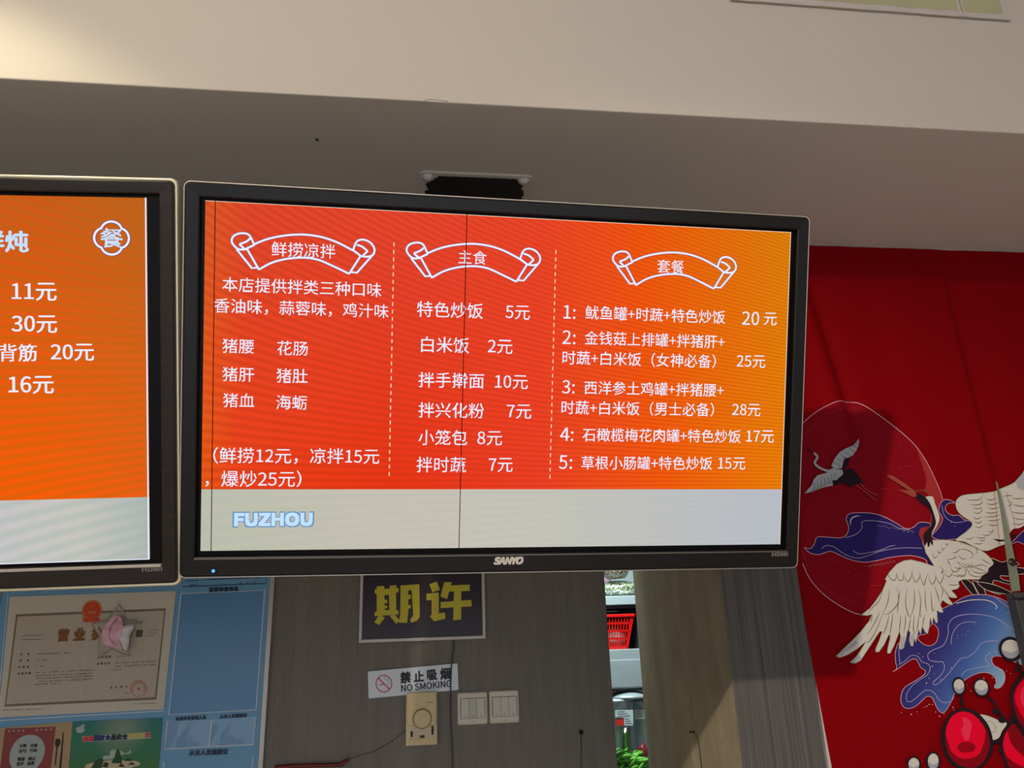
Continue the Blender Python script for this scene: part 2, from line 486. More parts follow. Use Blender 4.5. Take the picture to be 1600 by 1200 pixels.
def layered(name, pol, to3, mat, parent, n, world=True):
    v = []; f = []
    for i, p in enumerate(pol):
        k = i // n; b = len(v); v += [to3(a, c, k) for a, c in p]; f.append(tuple(range(b, b + len(p))))
    bm = bmesh.new(); tmp = bpy.data.meshes.new('t'); tmp.from_pydata([tuple(q) for q in v], [], f); bm.from_mesh(tmp)
    bmesh.ops.remove_doubles(bm, verts=bm.verts, dist=1e-7); bm.verts.index_update()
    v = [q.co.copy() for q in bm.verts]; f = [[q.index for q in g.verts] for g in bm.faces]; bm.free(); bpy.data.meshes.remove(tmp)
    return mk(name, v, f, mat, parent, world)

# ------------------------------------------------------------------ setting
def structure(name, a, b, mat, bev=0):
    g = G().box(a, b, bev); o = g.obj(name, mat); o['kind'] = 'structure'; return o
XL, XR, YB = -2.3, 1.95, -3.4
structure('floor', (XL, YB, -0.1), (XR, 3.7, 0), 'floor_tile')
structure('ceiling', (XL, YB, 3.0), (XR, YF, 3.1), 'plaster_white')
structure('ceiling_bulkhead', (XL, YF, ZS), (XR, YW + 0.1, 3.1), 'plaster_white', 0.003)
structure('ceiling_kitchen', (XL, YW + 0.1, ZS), (XR, 3.7, 2.62), 'paint_side')
structure('wall_left', (XL - 0.1, YB, 0), (XL, 3.7, 3.1), 'paint_side')
structure('wall_right', (XR, YB, 0), (XR + 0.1, 3.7, 3.1), 'paint_side')
xg = P(954, 1045, YW).x
structure('wall_back', (XL, YW, 0), (xg, YW + 0.1, ZS), 'wall_wood')
structure('wall_kitchen', (XL, 3.6, 0), (XR, 3.7, ZS), 'kitchen_wall')
# pillar: two faces papered differently
pil = mk('wall_pillar', [(XP, YP, 0), (XP, YW + 0.01, 0), (XPR, YW + 0.01, 0), (XPR, YP, 0), (XP, YP, ZS), (XP, YW + 0.01, ZS), (XPR, YW + 0.01, ZS), (XPR, YP, ZS)],
         [(0, 1, 5, 4), (3, 0, 4, 7), (1, 2, 6, 5), (2, 3, 7, 6)], 'pillar_side'); pil['kind'] = 'structure'
pil.data.materials.append(MATS['pillar_stripe']); pil.data.polygons[1].material_index = 1
structure('trim_1', (XPR + 0.0005, YP + 0.022, 0), (XPR + 0.05, YP + 0.06, ZS - .03), 'jamb_white')
structure('trim_2', (XPR, YP + 0.012, ZS - 0.02), (XR, YP + 0.03, ZS), 'jamb_white')

# hairline of lifted paint at the lower edge of the bulkhead
cr = crom([(662, 160), (666, 156), (673, 155), (681, 156), (690, 157), (700, 158.5)], 4)
mk('trim_3', *(lambda g: (g.v, g.f))(G().tube([P(x, y, YF - 0.0002) for x, y in cr], 0.0006, 5)), 'crack_grey')['kind'] = 'structure'

# fly / nail on the bulkhead's underside
c = PZ(495, 217, ZS); g = G()
g.lathe(c + Vector((0, 0, -0.001)), (0, 0, -1), [(0.0012, -0.001), (0.0028, 0.0), (0.0024, 0.002), (0.0008, 0.003)], 10)
g.tube([c + Vector((0.001, 0.001, -0.001)), c + Vector((0.004, 0.005, -0.002))], 0.0008, 5)
tag(g.obj('nail', 'bug_black', smooth=True), 'small black nail stub in the grey underside of the bulkhead', 'nail')

# access panel up on the bulkhead
def access_panel():
    bl, br = P(1186, 0, YF - 0.008), P(1580.5, 32, YF - 0.008)
    z0 = P(1500, 25, YF - 0.008).z; x0, x1 = bl.x - 0.06, br.x; z1 = z0 + 0.24; y = YF
    r = empty('access_panel', ((x0 + x1) / 2, YF, z0), 'pale access panel with ragged painted edges up on the bulkhead', 'panel')
    G().box((x0 + 0.004, y - 0.006, z0 + 0.003), (x1 - 0.004, y, z1), 0.001).obj('backing', 'panel_yellow', r)
    rnd = random.Random(3)
    dy = [0]
    def strip(a, b, w, vert=False):
        dy[0] += .0003; n = 26; out = []; inn = []
        for i in range(n + 1):
            t = i / n; j = rnd.uniform(-0.0018, 0.0018) + (0.006 * math.exp(-((t) / 0.02) ** 2) + 0.006 * math.exp(-((1 - t) / 0.02) ** 2))
            if vert: out.append((a[0] + rnd.uniform(-.0008, .0008), a[1] + (b[1] - a[1]) * t)); inn.append((a[0] + w + j * (1 if w > 0 else -1), a[1] + (b[1] - a[1]) * t))
            else: out.append((a[0] + (b[0] - a[0]) * t, a[1] + rnd.uniform(-.0005, .0005))); inn.append((a[0] + (b[0] - a[0]) * t, a[1] + w + j))
        gg = G()
        for i in range(n):
            gg.prism([Vector((p[0], y - 0.0075 - dy[0], p[1])) for p in (out[i], out[i + 1], inn[i + 1], inn[i])], (0, 0.0025, 0))
        return gg
    strip((x0, z0), (x1, z0), 0.012).obj('painted_edge', 'panel_paint', r)
    strip((x1, z0), (x1, z1), -0.013, True).obj('painted_edge', 'panel_paint', r)
    strip((x0, z0), (x0, z1), 0.013, True).obj('painted_edge', 'panel_paint', r)
    strip((x0, z1 - 0.013), (x1, z1 - 0.013), 0.012).obj('painted_edge', 'panel_paint', r)
    xm = P(1500, 10, YF - 0.008).x
    strip((xm - 0.007, z0), (xm - 0.007, z1), 0.006, True).obj('divider', 'panel_paint', r)
    strip((xm + 0.003, z0), (xm + 0.003, z1), 0.004, True).obj('divider', 'panel_paint', r)
access_panel()

# ------------------------------------------------------------------ televisions
def tv_matrix(yaw, pitch, roll, loc):
    m = Matrix.Rotation(math.radians(yaw), 4, 'Z') @ Matrix.Rotation(math.radians(pitch), 4, 'X') @ Matrix.Rotation(math.radians(roll), 4, 'Y')
    m.translation = Vector(loc); return m
S = .93 / .885
M1 = tv_matrix(1.52374408, 20.51053298, 0.27063862, (0.14541965 * S, 1.08721231 * S, 0.37109573 * S + CAMZ))
K2 = 1.05; M2 = tv_matrix(-0.71650579, 18.72991215, -0.66879349, (-0.80506924 * S * K2, 1.05979166 * S * K2, 0.35735548 * S * K2 + CAMZ)) @ Matrix.Scale(K2, 4)
def to_tv(M, x, y):
    d = ray(x, y); n = M.to_3x3().col[1]; o = Vector((0, 0, CAMZ))
    t = n.dot(M.translation - o) / n.dot(d)
    p = M.inverted() @ (o + d * t); return (p.x, p.z)
def rrect(x0, x1, z0, z1, r, y, n=6):
    out = []
    for cx, cz, a0 in ((x1 - r, z1 - r, 0), (x0 + r, z1 - r, 90), (x0 + r, z0 + r, 180), (x1 - r, z0 + r, 270)):
        for k in range(n + 1):
            a = math.radians(a0 + 90 * k / n); out.append((cx + r * math.cos(a), y, cz + r * math.sin(a)))
    return out
SW, SH = 0.465, 0.2616
def television(M, outer, opening, rim_mat, bezel_mat, label, screen_m, rim_w, group='wall of menu televisions'):
    r = empty('television', None, label, 'television', group, M)
    x0, x1, z0, z1 = outer; a0, a1, c0, c1 = opening
    L = lambda n, m, g, p=r, **k: g.obj(n, m, p, world=False, **k)
    g = G().loft([rrect(x0 + rim_w, x1 - rim_w, z0 + rim_w, z1 - rim_w, .008, -.004), rrect(x0 + rim_w * .55, x1 - rim_w * .55, z0 + rim_w * .55, z1 - rim_w * .55, .009, -.0055),
                  rrect(x0 + .0008, x1 - .0008, z0 + .0008, z1 - .0008, .0105, -.004), rrect(x0, x1, z0, z1, .011, 0.0), rrect(x0, x1, z0, z1, .011, .016),
                  rrect(x0 + .004, x1 - .004, z0 + .004, z1 - .004, .009, .018)])
    L('rim', rim_mat, g, smooth=True)
    w = rim_w
    g = G().loft([rrect(x0 + w, x1 - w, z0 + w, z1 - w, .008, -.003), rrect(x0 + w + .0012, x1 - w - .0012, z0 + w + .0012, z1 - w - .0012, .007, -.0072),
                  rrect(x0 + w + .003, x1 - w - .003, z0 + w + .003, z1 - w - .003, .006, -.0082),
                  rrect(a0 - .002, a1 + .002, c0 - .002, c1 + .002, .0012, -.0072), rrect(a0, a1, c0, c1, .0008, -.0062), rrect(a0, a1, c0, c1, .0008, .0012)])
    L('bezel', bezel_mat, g)
    # dark glass border and lit screen
    sx0, sx1 = -SW, SW
    g = G(); o = [(a0, .0010, c0), (a1, .0010, c0), (a1, .0010, c1), (a0, .0010, c1)]; i = [(sx0, .0010, -SH), (sx1, .0010, -SH), (sx1, .0010, SH), (sx0, .0010, SH)]
    g.loft([o, i]); L('screen_border', 'black_gloss', g)
    scr = mk('screen', [(sx0, .0011, -SH), (sx1, .0011, -SH), (sx1, .0011, SH), (sx0, .0011, SH)], [(0, 1, 2, 3)], screen_m, r, world=False)
    # body behind
    g = G().loft([rrect(x0 + .004, x1 - .004, z0 + .004, z1 - .004, .009, .018), rrect(x0 + .012, x1 - .012, z0 + .012, z1 - .012, .01, .030),
                  rrect(x0 + .10, x1 - .10, z0 + .07, z1 - .09, .02, .040), rrect(x0 + .13, x1 - .13, z0 + .09, z1 - .12, .02, .070)], cap1=True)
    L('back_cover', 'black_plastic', g)
    return r, scr
s1 = screen_mat('screen_picture', (
    [(0.0, (222, 92, 40)), (0.07, (226, 72, 44)), (0.35, (232, 70, 46)), (0.55, (238, 70, 40)), (0.72, (244, 88, 12)), (1.0, (222, 132, 8))],
    [(0.0, (236, 92, 18)), (0.05, (240, 66, 22)), (0.30, (236, 52, 16)), (0.55, (240, 62, 36)), (0.78, (246, 92, 10)), (1.0, (240, 130, 4))]),
    [(0.0, (188, 190, 172)), (0.3, (200, 192, 178)), (0.6, (196, 194, 184)), (1.0, (184, 188, 198))],
    to_tv(M1, 700, 764.7)[1], 760, 720, -0.156, 0.34, (176, 48, 20), 0.06)
s2 = screen_mat('screen_picture_left', (
    [(0.0, (222, 92, 24)), (0.6, (214, 88, 26)), (0.85, (206, 88, 26)), (1.0, (190, 98, 30))],
    [(0.0, (255, 88, 0)), (0.6, (255, 88, 0)), (0.85, (252, 92, 6)), (1.0, (240, 92, 20))]),
    [(0.0, (205, 205, 205)), (0.75, (200, 198, 200)), (0.9, (200, 198, 190)), (1.0, (176, 182, 178))],
    to_tv(M2, 120, 779.5)[1], 483, 560, 0.0, 0.42, (176, 104, 14), 0.17, 0.35)
OUT1 = (-.4955, .497, -.302, .2895); OUT2 = (-.4955, .5104, -.3005, .2905)
tv1, scr1 = television(M1, OUT1, (-.4712, .4735, -.2695, .2655), 'rim_silver', 'bezel_dark',
                       'wide black television with a full orange-red menu, mounting plate above it', s1, .0028)
tv2, scr2 = television(M2, OUT2, (-.472, .4845, -.2665, .2665), 'rim_champagne', 'bezel_brushed',
                       'brushed dark television hung at the left, menu cut off, quatrefoil badge on screen', s2, .0050)

# --- what the screens show
class Page:
    def __init__(s, M, scr): s.M, s.scr, s.t, s.lay = M, scr, {}, 0
    def m(s, x, y): return to_tv(s.M, x, y)
    def text(s, body, fr, a, b, mat='screen_white', offset=0.003, height=None, sy=1.0, shear=0):
        ax, ay, k = fr
        A = s.m(ax + a[0] / k, ay + a[1] / k); B = s.m(ax + b[0] / k, ay + b[1] / k)
        v = (A[1] + B[1]) / 2; A = (A[0], v); B = (B[0], v)
        s.t[('menu_line', mat, len(s.t))] = text_polys(body, A, B, offset, shear, 1, sy, height)
        return A, B
    def add(s, name, mat, polys, i=0): s.t.setdefault((name, mat, 'k%d' % i), []).extend(polys)
    def flush(s, order):
        for (name, mat, _), polys in s.t.items():
            y = -0.0002 - 0.00012 * order.get(name, 0)
            o = polys_obj(name, polys, lambda u, v: (u, y, v), mat, s.scr, world=False)
            if name in ('divider_line',): o['kind'] = 'stuff'
F3 = (280, 280, 4.286); F4 = (280, 500, 4.286); F5 = (600, 260, 4.0); F6 = (600, 540, 5.0); F7 = (840, 320, 3.636); F8 = (840, 560, 3.5295)
pg = Page(M1, scr1)
for body, fr, a, b in (
    ('鲜捞凉拌', F3, (620, 472), (1045, 480)), ('本店提供拌类三种口味', F3, (290, 710), (1355, 735)),
    ('香油味，蒜蓉味，鸡汁味', F3, (236, 852), (1402, 880)), ('猪腰', F3, (290, 1115), (500, 1121)), ('花肠', F3, (658, 1130), (862, 1134)),
    ('猪肝', F4, (290, 362), (502, 366)), ('猪肚', F4, (652, 372), (860, 376)), ('猪血', F4, (295, 536), (503, 540)), ('海蛎', F4, (650, 551), (857, 553)),
    ('（鲜捞12元，凉拌15元', F4, (230, 908), (1340, 911)), ('爆炒25元）', F4, (283, 1064), (818, 1062)), (',', F4, (178, 1096), (199, 1096)),
    ('主食', F5, (466, 566), (642, 572)), ('特色炒饭', F5, (207, 893), (618, 902)), ('5元', F5, (760, 912), (912, 915)),
    ('白米饭', F5, (233, 1112), (533, 1119)), ('2元', F5, (650, 1126), (802, 1129)),
    ('拌手擀面', F6, (270, 267), (780, 274)), ('10元', F6, (868, 283), (1122, 287)), ('拌兴化粉', F6, (270, 503), (782, 508)), ('7元', F6, (960, 515), (1150, 516)),
    ('小笼包', F6, (270, 716), (650, 720)), ('8元', F6, (730, 723), (922, 725)), ('拌时蔬', F6, (255, 929), (640, 931)), ('7元', F6, (818, 932), (1006, 933)),
    ('套餐', F7, (680, 349), (831, 353)), ('1:', F7, (148, 609), (215, 610)), ('鱿鱼罐+时蔬+特色炒饭', F7, (272, 614), (1065, 636)), ('20', F7, (1162, 644), (1258, 646)), ('元', F7, (1286, 648), (1358, 649)),
    ('2:', F7, (142, 752), (215, 754)), ('金钱菇上排罐+拌猪肝+', F7, (268, 757), (1062, 777)), ('时蔬+白米饭（女神必备）', F7, (142, 869), (1012, 888)), ('25元', F7, (1132, 889), (1293, 892)),
    ('3:', F8, (135, 156), (204, 158)), ('西洋参土鸡罐+拌猪腰+', F8, (258, 160), (1026, 176)), ('时蔬+白米饭（男士必备）', F8, (132, 269), (972, 284)), ('28元', F8, (1073, 283), (1228, 286)),
    ('4:', F8, (125, 418), (197, 419)), ('石橄榄梅花肉罐+特色炒饭', F8, (248, 420), (1120, 430)), ('17元', F8, (1150, 430), (1302, 432)),
    ('5:', F8, (118, 572), (190, 572)), ('草根小肠罐+特色炒饭', F8, (242, 574), (963, 580)), ('15元', F8, (995, 579), (1145, 581))):
    pg.text(body, fr, a, b)
A, B = pg.m(367.5, 812), pg.m(487, 811)
v = (A[1] + B[1]) / 2
pg.add('city_name', 'screen_cyan', text_polys('FUZHOU', (A[0], v), (B[0], v), 0.018, 0, 1, 1, 0.0178))
pg.add('city_name_outline', 'screen_outline', text_polys('FUZHOU', (A[0] - .001, v), (B[0] + .001, v), 0.034, 0, 1, 1, 0.0190))
# dashed dividers
for di, (a, b, n) in enumerate((((615.5, 379), (608, 749), 32), ((868.5, 391), (859, 753), 32))):
    A, B = Vector(pg.m(*a)), Vector(pg.m(*b))
    for i in range(n):
        p, q = A.lerp(B, i / n), A.lerp(B, (i + .52) / n)
        pg.add('divider_line', 'screen_dash', ribbon([tuple(p), tuple(q)], .0016), di)
# thin dark fault lines of the panel
for di, (a, b) in enumerate((((729.5, 338), (717, 857)), ((336.5, 314), (330, 861)))):
    u = (pg.m(*a)[0] + pg.m(*b)[0]) / 2
    A, B = pg.m(*a), pg.m(*b)
    pg.add('dead_pixel_line', 'screen_line', ribbon([(A[0], SH), (B[0], -SH)], .0013), di)
# pale edge row of pixels
E_ = [(-SW, -SH), (SW, -SH), (SW, SH), (-SW, SH)]
pg.add('pixel_edge', 'screen_dash', ribbon([(SW - .0006, -SH), (SW - .0006, SH)], .0012) + ribbon([(-SW, SH - .0005), (SW, SH - .0005)], .0008))
# scroll banners
fx = lambda x, y: pg.m(280 + x / 4.286, 280 + y / 4.286)
scroll = [
    (crom([(500, 437), (590, 402), (700, 379), (820, 371), (940, 385), (1050, 420), (1165, 478)], 5)),
    (crom([(535, 605), (620, 560), (720, 534), (830, 526), (930, 540), (1040, 587), (1138, 634)], 5)),
    [(455, 468), (535, 607)], [(385, 470), (487, 596), (530, 592)],
    (crom([(455, 468), (400, 470), (362, 438), (352, 405), (375, 374), (425, 362), (470, 376), (502, 438)], 5)),
    (crom([(475, 398), (450, 418), (404, 436)], 4)), [(404, 436), (440, 470)], [(440, 470), (505, 440)],
    [(1165, 476), (1218, 516)], [(1215, 514), (1138, 634)], (crom([(1165, 476), (1188, 420), (1230, 405), (1280, 425), (1308, 468), (1296, 508), (1255, 520), (1215, 514)], 5)),
    (crom([(1190, 440), (1225, 452), (1262, 482)], 4)), [(1262, 482), (1228, 514)], [(1296, 508), (1190, 627), (1142, 620)]]
base = Vector(fx(820, 371))
for i, tgt in enumerate(((471.3, 366.5), (737.5, 381), (1051.8, 394.5))):
    d = Vector(pg.m(*tgt)) - base
    for ln in scroll:
        q = [tuple(Vector(fx(*p)) + d) for p in ln]
        pg.add('scroll_banner', 'screen_white', ribbon(q, .0031), i)
        pg.add('banner_outline', 'screen_text_rim', ribbon(q, .0045), i)
pg.flush({'menu_line': 3, 'scroll_banner': 2, 'banner_outline': 1, 'city_name': 2, 'city_name_outline': 1, 'dead_pixel_line': 5, 'divider_line': 2, 'pixel_edge': 4})

G1 = (0, 260, 4.0); G2 = (0, 540, 3.078)
pg = Page(M2, scr2)
pg.text('鲜炖', G1, (-116, 468), (176, 470), 'screen_cyan', 0.0115)
for body, fr, a, b in (('11元', G1, (76, 783), (353, 785)), ('30元', G1, (75, 985), (356, 987)), ('背筋', G1, (-6, 1166), (230, 1163)), ('20元', G1, (320, 1163), (587, 1162)),
                       ('16元', G2, (44, 190), (258, 188))):
    pg.text(body, fr, a, b, offset=0.006)
cx, cy = pg.m(174.5, 372); R_ = .0165
lobe = []
for k in range(72):
    a = 2 * math.pi * k / 72; rr = R_ * (1.18 + .26 * abs(math.cos(2 * a)) ** 0.8)
    lobe.append((cx + rr * math.cos(a), cy + rr * math.sin(a)))
pg.add('badge_ring', 'screen_white', ribbon(lobe, .0032, True)); pg.add('badge_outline', 'screen_text_rim', ribbon(lobe, .0052, True))
a, b = pg.m(157.5, 372), pg.m(192, 372)
pg.add('badge_text', 'screen_cyan', text_polys('餐', (a[0], cy), (b[0], cy), 0.0065, 0, 1, .92))
pg.add('pixel_edge', 'screen_white', ribbon([(SW - .0012, -SH), (SW - .0012, SH)], .0020) + ribbon([(-SW, -SH + .0006), (SW, -SH + .0006)], .0014))
pg.flush({'menu_line': 3, 'badge_ring': 2, 'badge_outline': 1, 'badge_text': 3, 'pixel_edge': 2})

# marks, lights and strips on the bezels
YBZ = -.0083
def on_bezel(name, mat, polys, r, y=YBZ, n=9999): return layered(name, polys, lambda u, v, k: (u, y - .00004 * k, v), mat, r, n, False)
A, B = to_tv(M1, 771, 874.5), to_tv(M1, 815.5, 873.2); v = (A[1] + B[1]) / 2
on_bezel('brand_badge', 'badge_silver', text_polys('SANYO', (A[0], v), (B[0], v), .022, .22, .95, 1, .0105), tv1, YBZ - .0004, len(glyphs('SANYO', .22, .95)[1]))
h = .00525; cx = (A[0] + B[0]) / 2
on_bezel('brand_badge', 'logo_grey', ribbon([(cx - .0062, v - h - .0016), (cx - .0035, v + h)], .0014) + ribbon([(cx + .0005, v - h), (cx + .0035, v + h + .0026)], .0014), tv1, YBZ - .0005)
for tv, M, a, b in ((tv1, M1, (1203, 864.5), (1227, 864)), (tv2, M2, (225, 888.3), (255.5, 886.6))):
    A, B = to_tv(M, *a), to_tv(M, *b); v = (A[1] + B[1]) / 2
    on_bezel('port_logo', 'logo_grey', text_polys('Hᴅmı', (A[0], v), (B[0], v), .03, 0, 1, 1, .0058) if False else text_polys('HDMI', (A[0], v), (B[0], v), .015, 0, 1, 1, .0056), tv, YBZ + .0007, len(glyphs('HDMI', 0, 1)[1]))
u, v = to_tv(M1, 335.5, 889.5)
g = G().lathe((u, YBZ + .002, v), (0, -1, 0), [(.0042, -.001), (.0042, .0022), (.0034, .0030)], 18); g.obj('light_ring', 'black_gloss', tv1, world=False, smooth=True)
g = G().lathe((u, YBZ + .002, v), (0, -1, 0), [(.0026, .001), (.0026, .0034), (.0012, .0042)], 16); g.obj('power_light', 'led_blue', tv1, world=False, smooth=True)
# accent strips under the glass
g = G().box((-.4722, -.0086, -.2728), (.4745, -.0060, -.2708), .0004); g.obj('accent_strip', 'rim_grey', tv1, world=False)
x2 = to_tv(M2, 254.8, 880)[0]
g = G().box((-.474, -.0092, -.2712), (x2, -.0062, -.2672), .0006); g.obj('accent_strip', 'rim_silver', tv2, world=False)

# ceiling mounts
def mount(M, px_l, px_r, label, group):
    l, rr = px_l, px_r; w = (rr - l).length; x0, x1 = l.x, rr.x; y0 = l.y; y1 = y0 + w * .95; z = ZS
    c = Vector(((x0 + x1) / 2, (y0 + y1) / 2, z))
    r = empty('television_mount', c, label, 'mount', group)
    def rp(d, zz, rad=.012): return [(p[0], p[2], zz) for p in rrect(x0 + d, x1 - d, y0 + d, y1 - d, rad, 0)]
    G().loft([rp(0, z), rp(0, z - .003), rp(.0012, z - .0042), rp(.004, z - .0046)], cap1=True).obj('mounting_plate', 'mount_grey', r)
    # bare black middle with a ragged edge where the ceiling paint stopped
    rnd = random.Random(5); pts = []
    X0, X1, Y0, Y1 = x0 + .010, x1 - .010, y0 + .010, y1 - .010
    def side(a, b, n, amp):
        for i in range(n):
            t = i / n; j = rnd.uniform(-amp, amp) * (1 if i % 2 else .4)
            p = Vector(a).lerp(Vector(b), t); nrm = (Vector(b) - Vector(a)).normalized().orthogonal(); pts.append((p.x + nrm.x * j, p.y + nrm.y * j))
    cut = .030
    side((X0 + cut, Y0), (X1 - cut * .8, Y0), 30, .0010); side((X1 - cut * .8, Y0), (X1 - .012, Y0 + .016), 4, .002); side((X1 - .012, Y0 + .016), (X1 - .006, Y0 + cut), 4, .002)
    side((X1 - .006, Y0 + cut), (X1 + .001, Y1 - cut), 34, .0055); side((X1 - .002, Y1 - cut), (X1 - cut, Y1), 5, .002); side((X1 - cut, Y1), (X0 + cut, Y1), 24, .0015)
    side((X0 + cut, Y1), (X0, Y1 - cut), 5, .002); side((X0, Y1 - cut), (X0 + .006, Y0 + cut), 34, .0055); side((X0 + .006, Y0 + cut), (X0 + cut, Y0), 6, .0028)
    pt = polys_obj('bare_patch', flat(pts), lambda a, b: (a, b, z - .0050), 'mount_black', r)
    for bx, by in ((x0 + .018, y0 + .016), (x1 - .018, y0 + .016), (x0 + .018, y1 - .016), (x1 - .018, y1 - .016)):
        G().lathe((bx, by, z - .0046), (0, 0, -1), [(.0125, 0), (.0125, .002), (.0085, .0030), (.0085, .0034), (.0065, .0062), (.0035, .0075)], 20).obj('bolt', 'bolt_paint', r, smooth=True)
    tb = M @ Vector((c.x - M.translation.x, .078, 0.0)); pz = tb.z
    G().tube([(c.x, c.y, z - .004), (c.x, c.y, pz - .05)], .019, 20).obj('pole', 'black_plastic', r, smooth=True)
    g = G().box((c.x - .03, tb.y, pz - .03), (c.x + .03, c.y, pz + .03), .006); g.obj('tilt_arm', 'black_plastic', r)
    b = [M @ Vector((q[0] + c.x - M.translation.x, q[1], q[2])) for q in ((-.11, .069, -.09), (.11, .069, -.09), (.11, .069, .09), (-.11, .069, .09))]
    n = (M.to_3x3() @ Vector((0, .008, 0)))
    G().prism(b, n).obj('back_bracket', 'black_plastic', r)
    return r
pl, pr = PZ(655, 263.5, ZS), PZ(833, 276, ZS)
pl.y = pr.y = (pl.y + pr.y) / 2
mount(M1, pl, pr, 'black and grey square ceiling plate with bolts above the wide television', 'television ceiling mounts')
dx = Vector((M2.translation.x - M1.translation.x - .14, 0, 0))
mount(M2, pl + dx, pr + dx, 'ceiling mount hidden behind the left television', 'television ceiling mounts')

# ------------------------------------------------------------------ things on the wood panelled wall
def on_wall(Y): return lambda x, y: P(x, y, Y)
def fr(f):                               # zoomed frame -> photograph pixels
    ax, ay, k = f
    return lambda pts: [(ax + x / k, ay + y / k) for x, y in pts]
def wall_print(name, polys, Y, mat, parent, **k): return polys_obj(name, polys, on_wall(Y), mat, parent, **k)
def wall_text(name, body, a, b, Y, mat, parent, offset=.02, height=None, sy=1.0):
    A, B = P(a[0], a[1], Y), P(b[0], b[1], Y)
    pol = text_polys(body, (A.x, A.z), (B.x, B.z), offset, 0, 1, sy, height)
    return layered(name, pol, lambda u, v, k: (u, Y - .00004 * k, v), mat, parent, len(glyphs(body, 0, 1)[1]))
def slab(px, Yf, Yb, bev=0.0):           # board with real thickness whose front shows these corners
    q = [P(x, y, Yf) for x, y in px]
    return G().prism(q, (0, Yb - Yf, 0))
def up_box(px, Yf, Yb, bev=0.001):       # upright box from the bounds of these front corners
    q = [P(x, y, Yf) for x, y in px]
    return G().box((min(v.x for v in q), Yf, min(v.z for v in q)), (max(v.x for v in q), Yb, max(v.z for v in q)), bev)

# --- blue notice board
YB0 = YW - .010
xr, xl = P(422.6, 900, YB0).x, P(3, 925, YB0).x
zt, zb = P(300, 800, YB0).z, P(300, 1235, YB0).z
nb = empty('notice_board', ((xl + xr) / 2, YW, zb), 'blue notice board with white-framed pockets on the dark wall below the televisions', 'notice board')
G().box((xl, YB0, zb), (xr, YW, zt), .001).obj('board', 'board_blue', nb)
G().box((xr, YB0 - .006, zb), (xr + .0125, YW, zt), .0015).obj('edge_strip', 'board_frame', nb)
G().box((xl - .012, YB0 - .006, zb), (xl, YW, zt), .0015).obj('edge_strip', 'board_frame', nb)
FB = fr((240, 880, 3.75)); y1 = YB0 - .0006
def px_ribbon(pts, w, closed=False): return ribbon(pts, w, closed)
wall_print('pocket_frame', px_ribbon(FB([(161, 178), (651, 158), (600, 859), (88, 888)]), 2.0, True), y1 - .0008, 'print_white', nb)
wall_print('pocket_field', flat(FB([(163, 178), (651, 158), (600, 859), (90, 888)])), y1 - .0003, 'board_blue_deep', nb)
wall_print('pocket_frame', px_ribbon(FB([(80, 925), (65, 1090), (325, 1075), (583, 1063), (597, 900)]), 2.0) + px_ribbon(FB([(340, 918), (325, 1074)]), 2.2), y1 - .0008, 'print_white', nb)
wall_print('pocket_frame', px_ribbon(FB([(60, 1165), (52, 1290), (570, 1260), (582, 1135)]), 2.0), y1 - .0008, 'print_white', nb)
wall_print('form_box', px_ribbon(FB([(180, 20), (168, 138), (657, 118), (664, 8)]), 1.3), y1 - .0006, 'print_navy', nb)
FC = fr((280, 890, 10.0))
def marks(rows, f, h, rnd, Yy, mat, parent, name='small_print', dens=.62):
    pol = []
    for a, b in rows:
        (ax, ay), (bx, by) = f([a])[0], f([b])[0]; L = math.hypot(bx - ax, by - ay); n = max(2, int(L / (h * .95)))
        for i in range(n):
            if rnd.random() > dens + .3: continue
            t0 = i / n; t1 = t0 + dens / n
            for k in range(2):
                hh = h * rnd.uniform(.12, .22); oy = rnd.uniform(-.38, .38) * h
                pol.append([(ax + (bx - ax) * t0, ay + (by - ay) * t0 + oy - hh), (ax + (bx - ax) * t1, ay + (by - ay) * t1 + oy - hh), (ax + (bx - ax) * t1, ay + (by - ay) * t1 + oy + hh), (ax + (bx - ax) * t0, ay + (by - ay) * t0 + oy + hh)])
            m = (t0 + t1) / 2; x = ax + (bx - ax) * m; y = ay + (by - ay) * m
            pol.append([(x - h * .08, y - h * .42), (x + h * .08, y - h * .42), (x + h * .08, y + h * .42), (x - h * .08, y + h * .42)])
    o = wall_print(name, pol, Yy, mat, parent); o['kind'] = 'stuff'; return o
marks([((100, 180), (340, 165)), ((370, 160), (1280, 120)), ((165, 243), (300, 236)), ((945, 207), (975, 205)), ((1060, 197), (1085, 195)), ((1165, 192), (1195, 190))], FC, 2.6, random.Random(1), y1 - .0006, 'print_navy', nb)
for body, a, b in (('监督检查信息', (325, 156), (496, 149)), ('食品安全管理人员', (129, 912), (306, 903)), ('从业人员健康证', (388, 900), (547, 890)), ('从业人员健康证', (209, 1111), (436, 1103))):
    a, b = FB([a, b]); wall_text('heading', body, a, b, y1 - .0009, 'print_navy', nb, .016)
